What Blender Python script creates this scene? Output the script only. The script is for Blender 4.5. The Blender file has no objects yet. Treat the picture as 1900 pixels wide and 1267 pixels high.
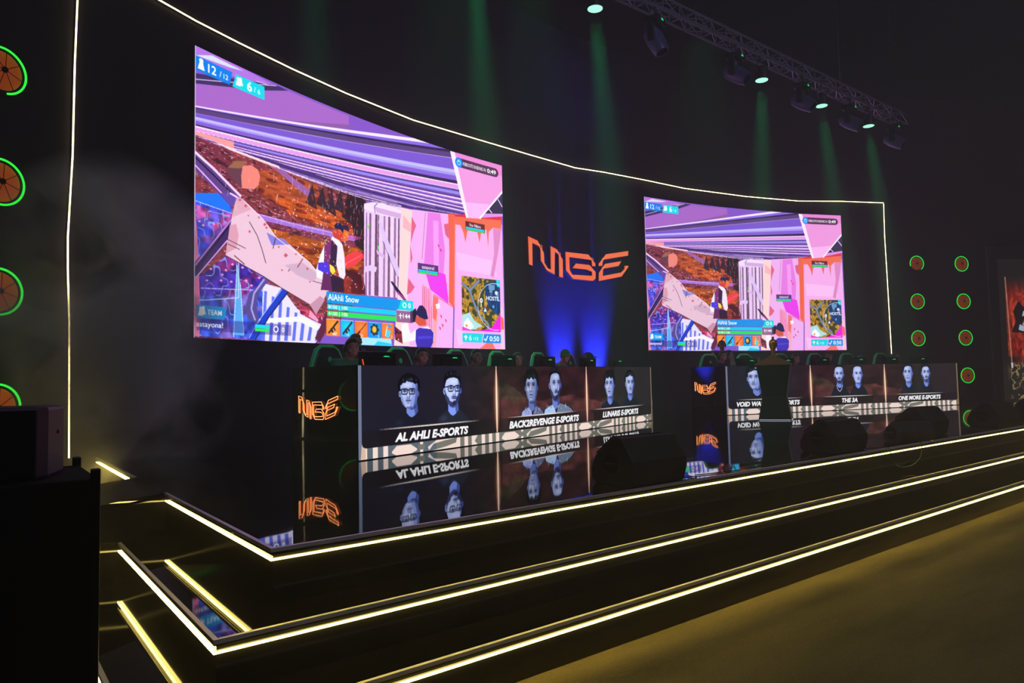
import bpy, bmesh, math, random
import numpy as np
from mathutils import Vector, Matrix, Euler
random.seed(7)
SC = bpy.context.scene
COL = SC.collection
PI = math.pi
R = math.radians

# ------------------------------------------------------------------ camera
cam_d = bpy.data.cameras.new('camera'); cam = bpy.data.objects.new('camera', cam_d); COL.objects.link(cam)
cam_d.sensor_width = 36.0; cam_d.lens = 1300 * 36 / 1900
cam_d.clip_start = 0.05; cam_d.clip_end = 200
_r = Vector((0.79068679, -0.61188856, -0.02016886)); _u = Vector((-0.01729576, -0.05525606, 0.9983224)); _f = Vector((0.61197651, 0.7890115, 0.05427332))
_m = Matrix((_r, _u, -_f)).transposed().to_4x4(); _m.translation = Vector((0, 0, 0.8147))
cam.matrix_world = _m
SC.camera = cam

# ------------------------------------------------------------------ world, exposure
w = bpy.data.worlds.new('world'); SC.world = w; w.use_nodes = True
w.node_tree.nodes['Background'].inputs[0].default_value = (0.10, 0.11, 0.18, 1)
w.node_tree.nodes['Background'].inputs[1].default_value = 0.03
SC.view_settings.view_transform = 'Standard'; SC.view_settings.look = 'None'
SC.view_settings.exposure = 0.0; SC.view_settings.gamma = 1.0; SC.view_settings.use_curve_mapping = False
SC.cycles.use_denoising = True
SC.cycles.volume_bounces = 0
SC.cycles.max_bounces = 6
SC.cycles.volume_step_rate = 4.0

# light levels (watts) and haze densities
PARW, PLAYW, BEAMW, UPW, FILLW, HAZED, FOGD = 3000, 420, 900, 12000, 900, 0.0115, 5

# ------------------------------------------------------------------ materials
def lin(c):
    return tuple(((x / 255) / 12.92 if x / 255 <= 0.04045 else ((x / 255 + 0.055) / 1.055) ** 2.4) for x in c)

def mat(name, rgb, rough=0.5, metal=0.0, spec=0.5, ior=1.45, noise=0.0, nscale=20.0, bump=0.0, bscale=60.0, coat=0.0):
    m = bpy.data.materials.new(name); m.use_nodes = True
    nt = m.node_tree; p = nt.nodes['Principled BSDF']
    c = (*lin(rgb), 1)
    p.inputs['Base Color'].default_value = c
    p.inputs['Roughness'].default_value = rough
    p.inputs['Metallic'].default_value = metal
    p.inputs['Specular IOR Level'].default_value = spec
    p.inputs['IOR'].default_value = ior
    p.inputs['Coat Weight'].default_value = coat
    tc = nt.nodes.new('ShaderNodeTexCoord')
    if noise > 0:
        n = nt.nodes.new('ShaderNodeTexNoise'); n.inputs['Scale'].default_value = nscale; n.inputs['Detail'].default_value = 6
        nt.links.new(tc.outputs['Object'], n.inputs['Vector'])
        mx = nt.nodes.new('ShaderNodeMix'); mx.data_type = 'RGBA'
        mx.inputs[6].default_value = tuple(x * (1 - noise) for x in c[:3]) + (1,)
        mx.inputs[7].default_value = tuple(min(1, x * (1 + noise)) for x in c[:3]) + (1,)
        nt.links.new(n.outputs['Fac'], mx.inputs[0]); nt.links.new(mx.outputs[2], p.inputs['Base Color'])
    if bump > 0:
        n2 = nt.nodes.new('ShaderNodeTexNoise'); n2.inputs['Scale'].default_value = bscale; n2.inputs['Detail'].default_value = 3
        nt.links.new(tc.outputs['Object'], n2.inputs['Vector'])
        b = nt.nodes.new('ShaderNodeBump'); b.inputs['Strength'].default_value = bump; b.inputs['Distance'].default_value = 0.01
        nt.links.new(n2.outputs['Fac'], b.inputs['Height']); nt.links.new(b.outputs['Normal'], p.inputs['Normal'])
    return m

def emis(name, rgb, strength, linear=False, sampled=True):
    m = bpy.data.materials.new(name); m.use_nodes = True
    nt = m.node_tree; nt.nodes.clear()
    e = nt.nodes.new('ShaderNodeEmission'); o = nt.nodes.new('ShaderNodeOutputMaterial')
    e.inputs[0].default_value = (*(rgb if linear else lin(rgb)), 1); e.inputs[1].default_value = strength
    nt.links.new(e.outputs[0], o.inputs[0])
    if not sampled: m.cycles.emission_sampling = 'NONE'
    return m

def floor_mat():
    # dark high-gloss stage film, faintly rippled
    m = mat('stage_gloss', (13, 12, 15), rough=0.035, ior=1.75, spec=0.5)
    nt = m.node_tree; p = nt.nodes['Principled BSDF']
    tc = nt.nodes.new('ShaderNodeTexCoord'); mp = nt.nodes.new('ShaderNodeMapping')
    mp.inputs['Scale'].default_value = (0.6, 2.5, 1)
    n = nt.nodes.new('ShaderNodeTexNoise'); n.inputs['Scale'].default_value = 1.2; n.inputs['Detail'].default_value = 2
    b = nt.nodes.new('ShaderNodeBump'); b.inputs['Strength'].default_value = 0.05; b.inputs['Distance'].default_value = 0.006
    nt.links.new(tc.outputs['Object'], mp.inputs[0]); nt.links.new(mp.outputs[0], n.inputs['Vector'])
    nt.links.new(n.outputs['Fac'], b.inputs['Height']); nt.links.new(b.outputs['Normal'], p.inputs['Normal'])
    n3 = nt.nodes.new('ShaderNodeTexNoise'); n3.inputs['Scale'].default_value = 3.0; n3.inputs['Detail'].default_value = 8
    mp3 = nt.nodes.new('ShaderNodeMapping'); mp3.inputs['Scale'].default_value = (0.5, 4, 1)
    nt.links.new(tc.outputs['Object'], mp3.inputs[0]); nt.links.new(mp3.outputs[0], n3.inputs['Vector'])
    rr = nt.nodes.new('ShaderNodeMapRange'); rr.inputs[1].default_value = 0.35; rr.inputs[2].default_value = 0.75
    rr.inputs[3].default_value = 0.008; rr.inputs[4].default_value = 0.05
    nt.links.new(n3.outputs['Fac'], rr.inputs[0]); nt.links.new(rr.outputs[0], p.inputs['Roughness'])
    return m

def carpet_mat():
    m = mat('carpet', (120, 108, 88), rough=0.95, spec=0.1)
    nt = m.node_tree; p = nt.nodes['Principled BSDF']
    tc = nt.nodes.new('ShaderNodeTexCoord')
    n = nt.nodes.new('ShaderNodeTexNoise'); n.inputs['Scale'].default_value = 90; n.inputs['Detail'].default_value = 4
    n2 = nt.nodes.new('ShaderNodeTexNoise'); n2.inputs['Scale'].default_value = 0.9; n2.inputs['Detail'].default_value = 3
    mp = nt.nodes.new('ShaderNodeMapping'); mp.inputs['Rotation'].default_value = (0, 0, 0.5); mp.inputs['Scale'].default_value = (1, 4, 1)
    nt.links.new(tc.outputs['Object'], mp.inputs[0]); nt.links.new(mp.outputs[0], n2.inputs['Vector'])
    nt.links.new(tc.outputs['Object'], n.inputs['Vector'])
    mx = nt.nodes.new('ShaderNodeMix'); mx.data_type = 'RGBA'
    mx.inputs[6].default_value = (*lin((88, 78, 48)), 1); mx.inputs[7].default_value = (*lin((152, 136, 82)), 1)
    ad = nt.nodes.new('ShaderNodeMath'); ad.operation = 'ADD'; ad.inputs[1].default_value = -0.35
    ad2 = nt.nodes.new('ShaderNodeMath'); ad2.operation = 'ADD'
    nt.links.new(n2.outputs['Fac'], ad.inputs[0]); nt.links.new(ad.outputs[0], ad2.inputs[0]); 
    hf = nt.nodes.new('ShaderNodeMath'); hf.operation = 'MULTIPLY'; hf.inputs[1].default_value = 0.7
    nt.links.new(n.outputs['Fac'], hf.inputs[0]); nt.links.new(hf.outputs[0], ad2.inputs[1])
    nt.links.new(ad2.outputs[0], mx.inputs[0]); nt.links.new(mx.outputs[2], p.inputs['Base Color'])
    b = nt.nodes.new('ShaderNodeBump'); b.inputs['Strength'].default_value = 0.5; b.inputs['Distance'].default_value = 0.01
    nt.links.new(n.outputs['Fac'], b.inputs['Height']); nt.links.new(b.outputs['Normal'], p.inputs['Normal'])
    return m

M = {}
M['deck'] = floor_mat()
M['riser'] = mat('riser_gloss', (20, 20, 18), rough=0.10, ior=1.45, bump=0.05, bscale=2)
M['tread'] = mat('tread_gloss', (10, 10, 10), rough=0.03, ior=1.6)
M['nosing'] = mat('aluminium_nosing', (235, 232, 235), rough=0.5, metal=0.9)
M['carpet'] = carpet_mat()
M['cloth'] = mat('black_drape', (34, 33, 42), rough=0.9, spec=0.2, noise=0.2, nscale=3)
M['hall'] = mat('hall_black', (16, 16, 19), rough=0.95, spec=0.1)
M['black'] = mat('black_plastic', (14, 14, 15), rough=0.45)
M['matte'] = mat('matte_black', (12, 12, 13), rough=0.8, spec=0.3, noise=0.2, nscale=60)
M['grille'] = mat('speaker_grille', (16, 16, 17), rough=0.7, bump=0.8, bscale=250)
M['side'] = mat('speaker_side', (84, 54, 82), rough=0.55)
M['metal'] = mat('dark_metal', (60, 60, 66), rough=0.4, metal=0.8)
M['truss'] = mat('truss_aluminium', (165, 158, 182), rough=0.45, metal=0.8)
M['glossblack'] = mat('gloss_black_laminate', (8, 8, 10), rough=0.03, ior=1.7)
M['gold'] = mat('polished_gold', (225, 168, 50), rough=0.30, metal=0.75)
M['goldtop'] = mat('brushed_bronze', (170, 122, 74), rough=0.55, metal=0.25, noise=0.3, nscale=8)
M['podled'] = emis('cool_dotted_light', (215, 225, 240), 1.0)
M['bluelens'] = emis('blue_lens', (0.05, 0.08, 1.0), 2.0, linear=True)
M['mhead'] = mat('moving_head_lit_shell', (84, 80, 124), rough=0.35)  # purple-blue light on the domes is put into this base colour
M['bannerframe'] = mat('banner_cloth_frame', (60, 66, 60), rough=0.8)
M['red'] = mat('red_enamel', (200, 60, 40), rough=0.3)
M['skin'] = mat('skin', (150, 105, 82), rough=0.5)
M['skin2'] = mat('skin_dark', (120, 82, 62), rough=0.5)
M['hair'] = mat('black_hair', (20, 17, 16), rough=0.55, bump=1.0, bscale=120)
M['darkcloth'] = mat('dark_jersey', (22, 24, 30), rough=0.8)
M['greencloth'] = mat('green_hoodie', (40, 96, 60), rough=0.85)
M['cream'] = mat('cream_sleeve', (170, 158, 140), rough=0.85)
M['greycloth'] = mat('grey_shirt', (90, 90, 96), rough=0.85)
M['chair'] = mat('chair_leather', (18, 19, 20), rough=0.35)
M['chairgreen'] = mat('chair_green_trim', (40, 215, 120), rough=0.4)
M['rgb'] = emis('green_indicator', (40, 255, 120), 0.8)
M['orange'] = emis('orange_indicator', (255, 90, 40), 1.0)
M['led'] = emis('warm_led', (1.0, 0.74, 0.16), 20.0, linear=True)
M['ledwall'] = emis('warm_led_wall', (1.0, 0.78, 0.34), 7.0, linear=True)
M['ledside'] = emis('warm_led_glow', (1.0, 0.55, 0.10), 1.4, linear=True)
M['ring'] = emis('green_neon', (0.03, 1.0, 0.06), 1.1, linear=True)
M['neon'] = emis('orange_neon', (1.0, 0.13, 0.02), 1.6, linear=True)
M['neoncore'] = emis('orange_neon_core', (1.0, 0.50, 0.17), 2.4, linear=True)
M['logo'] = emis('orange_letter_face', (255, 112, 72), 1.0)
M['logoin'] = emis('orange_letter_core', (255, 140, 84), 1.05)
M['par'] = emis('green_par_face', (0.0, 0.55, 0.19), 1.1, linear=True)
M['parled'] = emis('green_par_led', (0.16, 0.85, 0.55), 1.2, linear=True)
M['paring'] = emis('green_par_ring', (0.35, 1.0, 0.62), 1.6, linear=True)

# ------------------------------------------------------------------ mesh helpers
class MB:
    def __init__(s): s.v = []; s.f = []; s.m = []
    def add(s, vs, fs, mi=0):
        o = len(s.v); s.v += [tuple(v) for v in vs]; s.f += [tuple(i + o for i in f) for f in fs]; s.m += [mi] * len(fs); return s
    def box(s, c, d, rot=None, mi=0):
        x, y, z = (q / 2 for q in d)
        vs = [Vector((sx * x, sy * y, sz * z)) for sx in (-1, 1) for sy in (-1, 1) for sz in (-1, 1)]
        if rot is not None: vs = [rot @ v for v in vs]
        vs = [v + Vector(c) for v in vs]
        return s.add(vs, [(0, 1, 3, 2), (4, 6, 7, 5), (0, 4, 5, 1), (2, 3, 7, 6), (0, 2, 6, 4), (1, 5, 7, 3)], mi)
    def bounds(s, a, b, mi=0):
        return s.box([(a[i] + b[i]) / 2 for i in range(3)], [abs(b[i] - a[i]) for i in range(3)], mi=mi)
    def prism(s, poly, fn, d0, d1, mi=0):
        # poly 2D; fn(x, y, d) -> 3D
        n = len(poly)
        vs = [fn(x, y, d0) for x, y in poly] + [fn(x, y, d1) for x, y in poly]
        fs = [tuple(range(n))[::-1], tuple(range(n, 2 * n))] + [(i, (i + 1) % n, n + (i + 1) % n, n + i) for i in range(n)]
        return s.add(vs, fs, mi)
    def tube(s, pts, r, seg=8, closed=False, mi=0, rs=None):
        pts = [Vector(p) for p in pts]; n = len(pts); rings = []
        prev = None
        for i, p in enumerate(pts):
            if closed: t = pts[(i + 1) % n] - pts[i - 1]
            else: t = pts[min(i + 1, n - 1)] - pts[max(i - 1, 0)]
            t.normalize()
            if prev is None:
                a = Vector((0, 0, 1)) if abs(t.z) < 0.9 else Vector((1, 0, 0))
                u = t.cross(a).normalized()
            else:
                u = (prev - t * prev.dot(t)).normalized()
            prev = u; v = t.cross(u)
            rr = rs[i] if rs else r
            rings.append([p + (u * math.cos(2 * PI * k / seg) + v * math.sin(2 * PI * k / seg)) * rr for k in range(seg)])
        vs = [q for g in rings for q in g]; fs = []
        m = n if closed else n - 1
        for i in range(m):
            j = (i + 1) % n
            for k in range(seg):
                l = (k + 1) % seg
                fs.append((i * seg + k, i * seg + l, j * seg + l, j * seg + k))
        if not closed: fs += [tuple(range(seg))[::-1], tuple(range((n - 1) * seg, n * seg))]
        return s.add(vs, fs, mi)
    def lathe(s, prof, c=(0, 0, 0), seg=24, rot=None, mi=0):
        vs = []; fs = []; n = len(prof)
        for r, z in prof:
            for k in range(seg):
                a = 2 * PI * k / seg; v = Vector((r * math.cos(a), r * math.sin(a), z))
                if rot is not None: v = rot @ v
                vs.append(v + Vector(c))
        for i in range(n - 1):
            for k in range(seg):
                l = (k + 1) % seg
                fs.append((i * seg + k, i * seg + l, (i + 1) * seg + l, (i + 1) * seg + k))
        if prof[0][0] > 1e-6: fs.append(tuple(range(seg))[::-1])
        if prof[-1][0] > 1e-6: fs.append(tuple(range((n - 1) * seg, n * seg)))
        return s.add(vs, fs, mi)
    def ell(s, c, d, rot=None, seg=16, rings=10, mi=0):
        prof = [(math.sin(PI * i / rings), -math.cos(PI * i / rings)) for i in range(rings + 1)]
        vs = []; fs = []
        for r, z in prof:
            for k in range(seg):
                a = 2 * PI * k / seg; v = Vector((r * math.cos(a) * d[0], r * math.sin(a) * d[1], z * d[2]))
                if rot is not None: v = rot @ v
                vs.append(v + Vector(c))
        for i in range(rings):
            for k in range(seg):
                l = (k + 1) % seg
                fs.append((i * seg + k, i * seg + l, (i + 1) * seg + l, (i + 1) * seg + k))
        return s.add(vs, fs, mi)
    def build(s, name, mats, parent=None, smooth=False, bevel=0, loc=None):
        me = bpy.data.meshes.new(name); me.from_pydata(s.v, [], s.f)
        if not isinstance(mats, (list, tuple)): mats = [mats]
        for m in mats: me.materials.append(m)
        me.polygons.foreach_set('material_index', s.m)
        bm = bmesh.new(); bm.from_mesh(me)
        bmesh.ops.remove_doubles(bm, verts=bm.verts, dist=1e-6)
        bmesh.ops.recalc_face_normals(bm, faces=bm.faces); bm.to_mesh(me); bm.free()
        if smooth:
            me.polygons.foreach_set('use_smooth', [True] * len(me.polygons))
            if smooth != 'all': me.set_sharp_from_angle(angle=R(40))
        me.update()
        o = bpy.data.objects.new(name, me); COL.objects.link(o)
        if parent: o.parent = parent
        if loc is not None: o.location = loc
        if bevel:
            b = o.modifiers.new('bevel', 'BEVEL'); b.width = bevel; b.segments = 2; b.limit_method = 'ANGLE'; b.angle_limit = R(50)
        return o

def empty(name, label, cat, loc=(0, 0, 0), rz=0, group=None):
    o = bpy.data.objects.new(name, None); COL.objects.link(o); o.location = loc; o.rotation_euler = (0, 0, rz)
    o.empty_display_size = 0.2
    return tag(o, label, cat, group)
def tag(o, label, cat, group=None):
    o['label'] = label; o['category'] = cat
    if group: o['group'] = group
    return o
def struct(o): o['kind'] = 'structure'; return o
def kids(o): return [c for c in bpy.data.objects if c.parent == o]
def copy_tree(o, parent=None, label=None, loc=None, rz=None):
    c = o.copy(); COL.objects.link(c); c.parent = parent
    for ch in kids(o): copy_tree(ch, c)
    if label: c['label'] = label
    if loc is not None: c.location = loc
    if rz is not None: c.rotation_euler = (0, 0, rz)
    return c

# ------------------------------------------------------------------ the curved back wall
WC = (11.86265772, -9.27396228); WR = 21.77
def onw(a, z, off=0.0):
    """arc length a along the wall, height z, off = distance towards the audience"""
    t = a / WR; r = WR - off
    return Vector((WC[0] + r * math.sin(t), WC[1] + r * math.cos(t), z))
AL, AR = -11.60, 10.98
tL, tR = AL / WR, AR / WR
EL, ER = onw(AL, 0), onw(AR, 0)
TL_ = Vector((-math.cos(tL), math.sin(tL), 0)); TR_ = Vector((math.cos(tR), -math.sin(tR), 0))
nL = Vector((-math.sin(tL), -math.cos(tL), 0)); nR = Vector((-math.sin(tR), -math.cos(tR), 0))

# floor, ceiling, hall walls
struct(MB().bounds((-9, -7, -0.95), (34, 17, -0.75)).build('floor', M['carpet']))
struct(MB().bounds((-9, -7, 11.0), (34, 17, 11.2)).build('ceiling', M['hall']))
struct(MB().bounds((-9.2, -7, -0.95), (-9, 17, 11.2)).build('wall_left', M['hall']))
struct(MB().bounds((34, -7, -0.95), (34.2, 17, 11.2)).build('wall_right', M['hall']))
struct(MB().bounds((-9.2, 17, -0.95), (34.2, 17.2, 11.2)).build('wall_rear', M['hall']))
struct(MB().bounds((-9.2, -7.2, -0.95), (34.2, -7, 11.2)).build('wall_front', M['hall']))
# curved set wall with flat wings either side
b = MB(); n = 96
for i in range(n):
    a0 = AL + (AR - AL) * i / n; a1 = AL + (AR - AL) * (i + 1) / n
    q = [onw(a0, -0.75), onw(a1, -0.75), onw(a1, 9.4), onw(a0, 9.4), onw(a0, -0.75, -.2), onw(a1, -0.75, -.2), onw(a1, 9.4, -.2), onw(a0, 9.4, -.2)]
    b.add(q, [(0, 1, 2, 3), (5, 4, 7, 6), (3, 2, 6, 7)])
struct(b.build('wall_back', M['cloth'], smooth=True))
def wing(name, E, T, N, L):
    b = MB(); q = []
    for k in (0, 1):
        o = E - N * (0.2 * k)
        q += [o + Vector((0, 0, -0.75)), o + T * L + Vector((0, 0, -0.75)), o + T * L + Vector((0, 0, 9.4)), o + Vector((0, 0, 9.4))]
    b.add(q, [(0, 1, 2, 3), (7, 6, 5, 4), (3, 2, 6, 7), (1, 5, 6, 2), (0, 3, 7, 4)])
    return struct(b.build(name, M['cloth']))
wing('wall_wing_left', EL, TL_, nL, 4.2); wing('wall_wing_right', ER, TR_, nR, 10.5)

# ------------------------------------------------------------------ stage with two lower steps
X0, Y0, X1 = 1.202, 3.533, 22.6
SA, SX, Z1, Z2, LO = 0.2998, 0.3486, -0.28, -0.5124, -0.0553
YB = 5.97
stage = empty('stage', 'low glossy black stage with two front steps edged in warm LED strips', 'stage', (X0, Y0, -0.75))
so = Vector((-X0, -Y0, 0.75))
def sb(bm, name, m, par=None, **k):
    o = bm.build(name, m, par or stage, **k)
    if par is None or par == stage: o.location = so
    return o
rampv = Vector((-0.82, -0.57, 0)) * 3.0
# deck outline follows the curved wall at the back
deck = MB()
back = [onw(a, 0, 0.0) for a in np.linspace(AL + 0.03, AR - 0.03, 40)]
out = [(X0, Y0), (X0, YB), (X0 + rampv.x, YB + rampv.y), (X0 + rampv.x, YB + 1.17 + rampv.y), (X0, 7.14), (X0, 9.71)] + [(p.x, p.y) for p in back if p.x > X0 + 0.05] + [(X1, 9.5), (X1, Y0)]
deck.prism(out, lambda x, y, d: (x, y, d), -0.03, 0.0)
dk = sb(deck, 'deck', M['deck'])
ra = MB(); ra.bounds((X0 + .012, Y0 + .012, Z1), (X1 - .012, YB, -0.03)); ra.bounds((X0 + .012, 7.15, -0.75), (X1 - .012, 9.6, -0.03)); ra.bounds((X0 + .3, YB, -0.75), (X1 - .012, 7.15, -0.03))
ri = sb(ra, 'riser', M['riser'])
rmp = MB(); 
rmp.prism([(X0 + .29, YB + .12), (X0 + rampv.x, YB + .05 + rampv.y), (X0 + rampv.x, 7.08 + rampv.y), (X0 + .29, 7.15)], lambda x, y, d: (x, y, d), -0.75, -0.031)
sb(rmp, 'walkway_base', M['riser'])
def frame_strip(i, z, w, h, d, name, m, par, y_end, x_end=X1, gap=0.0):
    """L-shaped bar along the front and left edges of level i"""
    x = X0 - i * SX; y = Y0 - i * SA
    s = MB()
    s.bounds((x - d, y - d, z - h / 2), (x_end, y + w - d, z + h / 2))
    s.bounds((x - d, y + w - d, z - h / 2), (x + w - d, y_end, z + h / 2))
    o = s.build(name, m, par); o.location = Vector((0, 0, 0)); return o
frame_strip(0, -0.0085, 0.022, 0.02, 0.003, 'nosing', M['nosing'], dk, YB - .03)
frame_strip(0, LO, 0.012, 0.008, 0.003, 'led_strip', M['led'], ri, YB - .07)
rs = MB(); rs.bounds((X0 - .003, 7.17, -0.0185), (X0 + .019, 9.6, 0.0015)); rs.build('nosing', M['nosing'], dk)
rs = MB(); rs.bounds((X0 - .006, 7.6, LO - .006), (X0 + .01, 9.55, LO + .006)); rs.build('led_strip', M['led'], ri)
for i, (zt, zb) in ((1, (Z1, Z2)), (2, (Z2, -0.75))):
    x = X0 - i * SX; y = Y0 - i * SA
    ye = YB + (-x + X0) * -0.70 
    tr = MB(); tr.bounds((x, y, zt - .025), (X1, Y0 + .2, zt)); tr.bounds((x, Y0 + .2, zt - .025), (X0 + .1, ye, zt))
    t = sb(tr, 'step', M['tread'])
    rr = MB(); rr.bounds((x + .012, y + .012, zb), (X1 - .01, Y0 + .1, zt - .025)); rr.bounds((x + .012, Y0 + .1, zb), (X0 + .2, ye, zt - .025))
    rr.build('riser', M['riser'], t)
    frame_strip(i, zt - .0085, 0.022, 0.02, 0.003, 'nosing', M['nosing'], t, ye)
    frame_strip(i, zt + LO, 0.012, 0.008, 0.003, 'led_strip', M['led'], t, ye - .02)

# ------------------------------------------------------------------ LED strips framing the wall
def wall_strip(pts, name, label):
    b = MB(); b.tube([onw(a, z, 0.035) for a, z in pts], 0.0095, 6)
    o = b.build('light_tube', M['ledwall']); 
    c = MB(); c.tube([onw(a, z, 0.012) for a, z in pts], 0.014, 4)
    r = empty(name, label, 'LED strip', onw(*pts[0]))
    for q, nm in ((o, 'light_tube'), (c.build('channel', M['matte']), 'channel')):
        q.parent = r; q.location = -r.location
    return r
wall_strip([(-11.45, 6.0), (-11.458, 5.436), (-11.48, 4.638), (-11.491, 3.533), (-11.535, 2.567), (-11.53, 2.19), (-11.504, 1.566), (-11.484, 0.02)], 'led_strip', 'warm white LED strip running up the left edge of the curved wall')
wall_strip([(-11.45, 6.0), (-10.348, 5.994), (-9.748, 5.978), (-8.999, 5.98), (-7.938, 5.976), (-6.746, 5.972), (-5.055, 5.973), (-3.24, 6.037), (-1.717, 6.043), (-0.122, 6.004), (0.856, 6.053), (2.255, 6.057), (3.719, 6.0), (5.944, 5.98), (7.85, 5.974), (9.386, 6.038), (10.847, 6.031)], 'led_strip', 'long warm white LED strip curving above both big screens')
wall_strip([(10.847, 6.0), (10.827, 4.969), (10.846, 3.63), (10.865, 1.308), (10.87, 0.02)], 'led_strip', 'short-looking warm LED strip down the far right edge of the curved wall')

# ------------------------------------------------------------------ round ring lights on the wings
def ring_light(E, T, N, s, z, label, lit=1.0, size=.93):
    o = E + T * s + N * 0.0; o = Vector((o.x, o.y, z))
    r = empty('ring_light', label, 'ring light', o, 0, 'round ring lights beside the curved wall')
    rot = Matrix((T, Vector((0, 0, 1)), N)).transposed()   # local x=T, y=up, z=normal to audience
    face = MB(); seg = 48
    face.lathe([(0.0, 0.075), (0.05, 0.07), (0.12, 0.05), (0.225, 0.03), (0.235, 0.0)], seg=seg, rot=rot)
    face.build('drum_face', M['drum'], r, smooth=True)
    sp = MB()
    for k in range(8):
        a = 2 * PI * k / 8 + 0.2
        sp.tube([rot @ Vector((math.cos(a) * 0.03, math.sin(a) * 0.03, 0.082)), rot @ Vector((math.cos(a) * 0.13, math.sin(a) * 0.13, 0.058)), rot @ Vector((math.cos(a) * 0.232, math.sin(a) * 0.232, 0.034))], 0.004, 5)
    sp.lathe([(0.034, 0.07), (0.034, 0.092), (0.0, 0.096)], seg=16, rot=rot)
    sp.build('spokes', M['matte'], r)
    rim = MB(); a1 = 2 * PI * lit
    if lit >= 1: rim.tube([rot @ Vector((math.cos(2 * PI * k / 64) * 0.262, math.sin(2 * PI * k / 64) * 0.262, 0.045)) for k in range(64)], 0.0125, 8, closed=True)
    else: rim.tube([rot @ Vector((math.cos(-0.9 + a1 * k / 50) * 0.262, math.sin(-0.9 + a1 * k / 50) * 0.262, 0.045)) for k in range(51)], 0.0125, 8)
    rim.build('neon_ring', M['ring'], r, smooth=True)
    hs = MB(); hs.lathe([(0.24, 0.0), (0.275, 0.0), (0.275, 0.03), (0.24, 0.03)], seg=48, rot=rot)
    hs.build('housing', M['matte'], r)
    r.scale = (size,) * 3
    return r
M['drum'] = mat('amber_drum_face', (225, 110, 45), rough=0.6, noise=0.25, nscale=5)
_nt = M['drum'].node_tree; _p = _nt.nodes['Principled BSDF']
_p.inputs['Emission Color'].default_value = (*lin((210, 85, 25)), 1); _p.inputs['Emission Strength'].default_value = 0.22
WORD = ['lowest', 'second from the floor', 'third from the floor', 'topmost']
for i, z in enumerate((0.63, 1.85, 3.02, 4.23)):
    ring_light(EL, -TL_ * -1, nL, 0.69, z, 'green-rimmed amber ring light left of the curved wall, %s' % WORD[i], 1.0 if i < 3 else 0.86)
for i, z in enumerate((0.66, 1.83, 2.97, 4.15)):
    if i > 0: ring_light(ER, TR_, nR, 0.86 + 0.04 * (i - 2), z, 'small green-rimmed ring light just right of the far wall strip, %s of three' % ['', 'bottom', 'middle', 'top'][i], 1.0 if i < 3 else 0.7, .88)
    ring_light(ER, TR_, nR, 2.46, z, 'small green-rimmed ring light in the outer column by the fiery banner, %s' % WORD[i], 1.0, .88)

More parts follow.
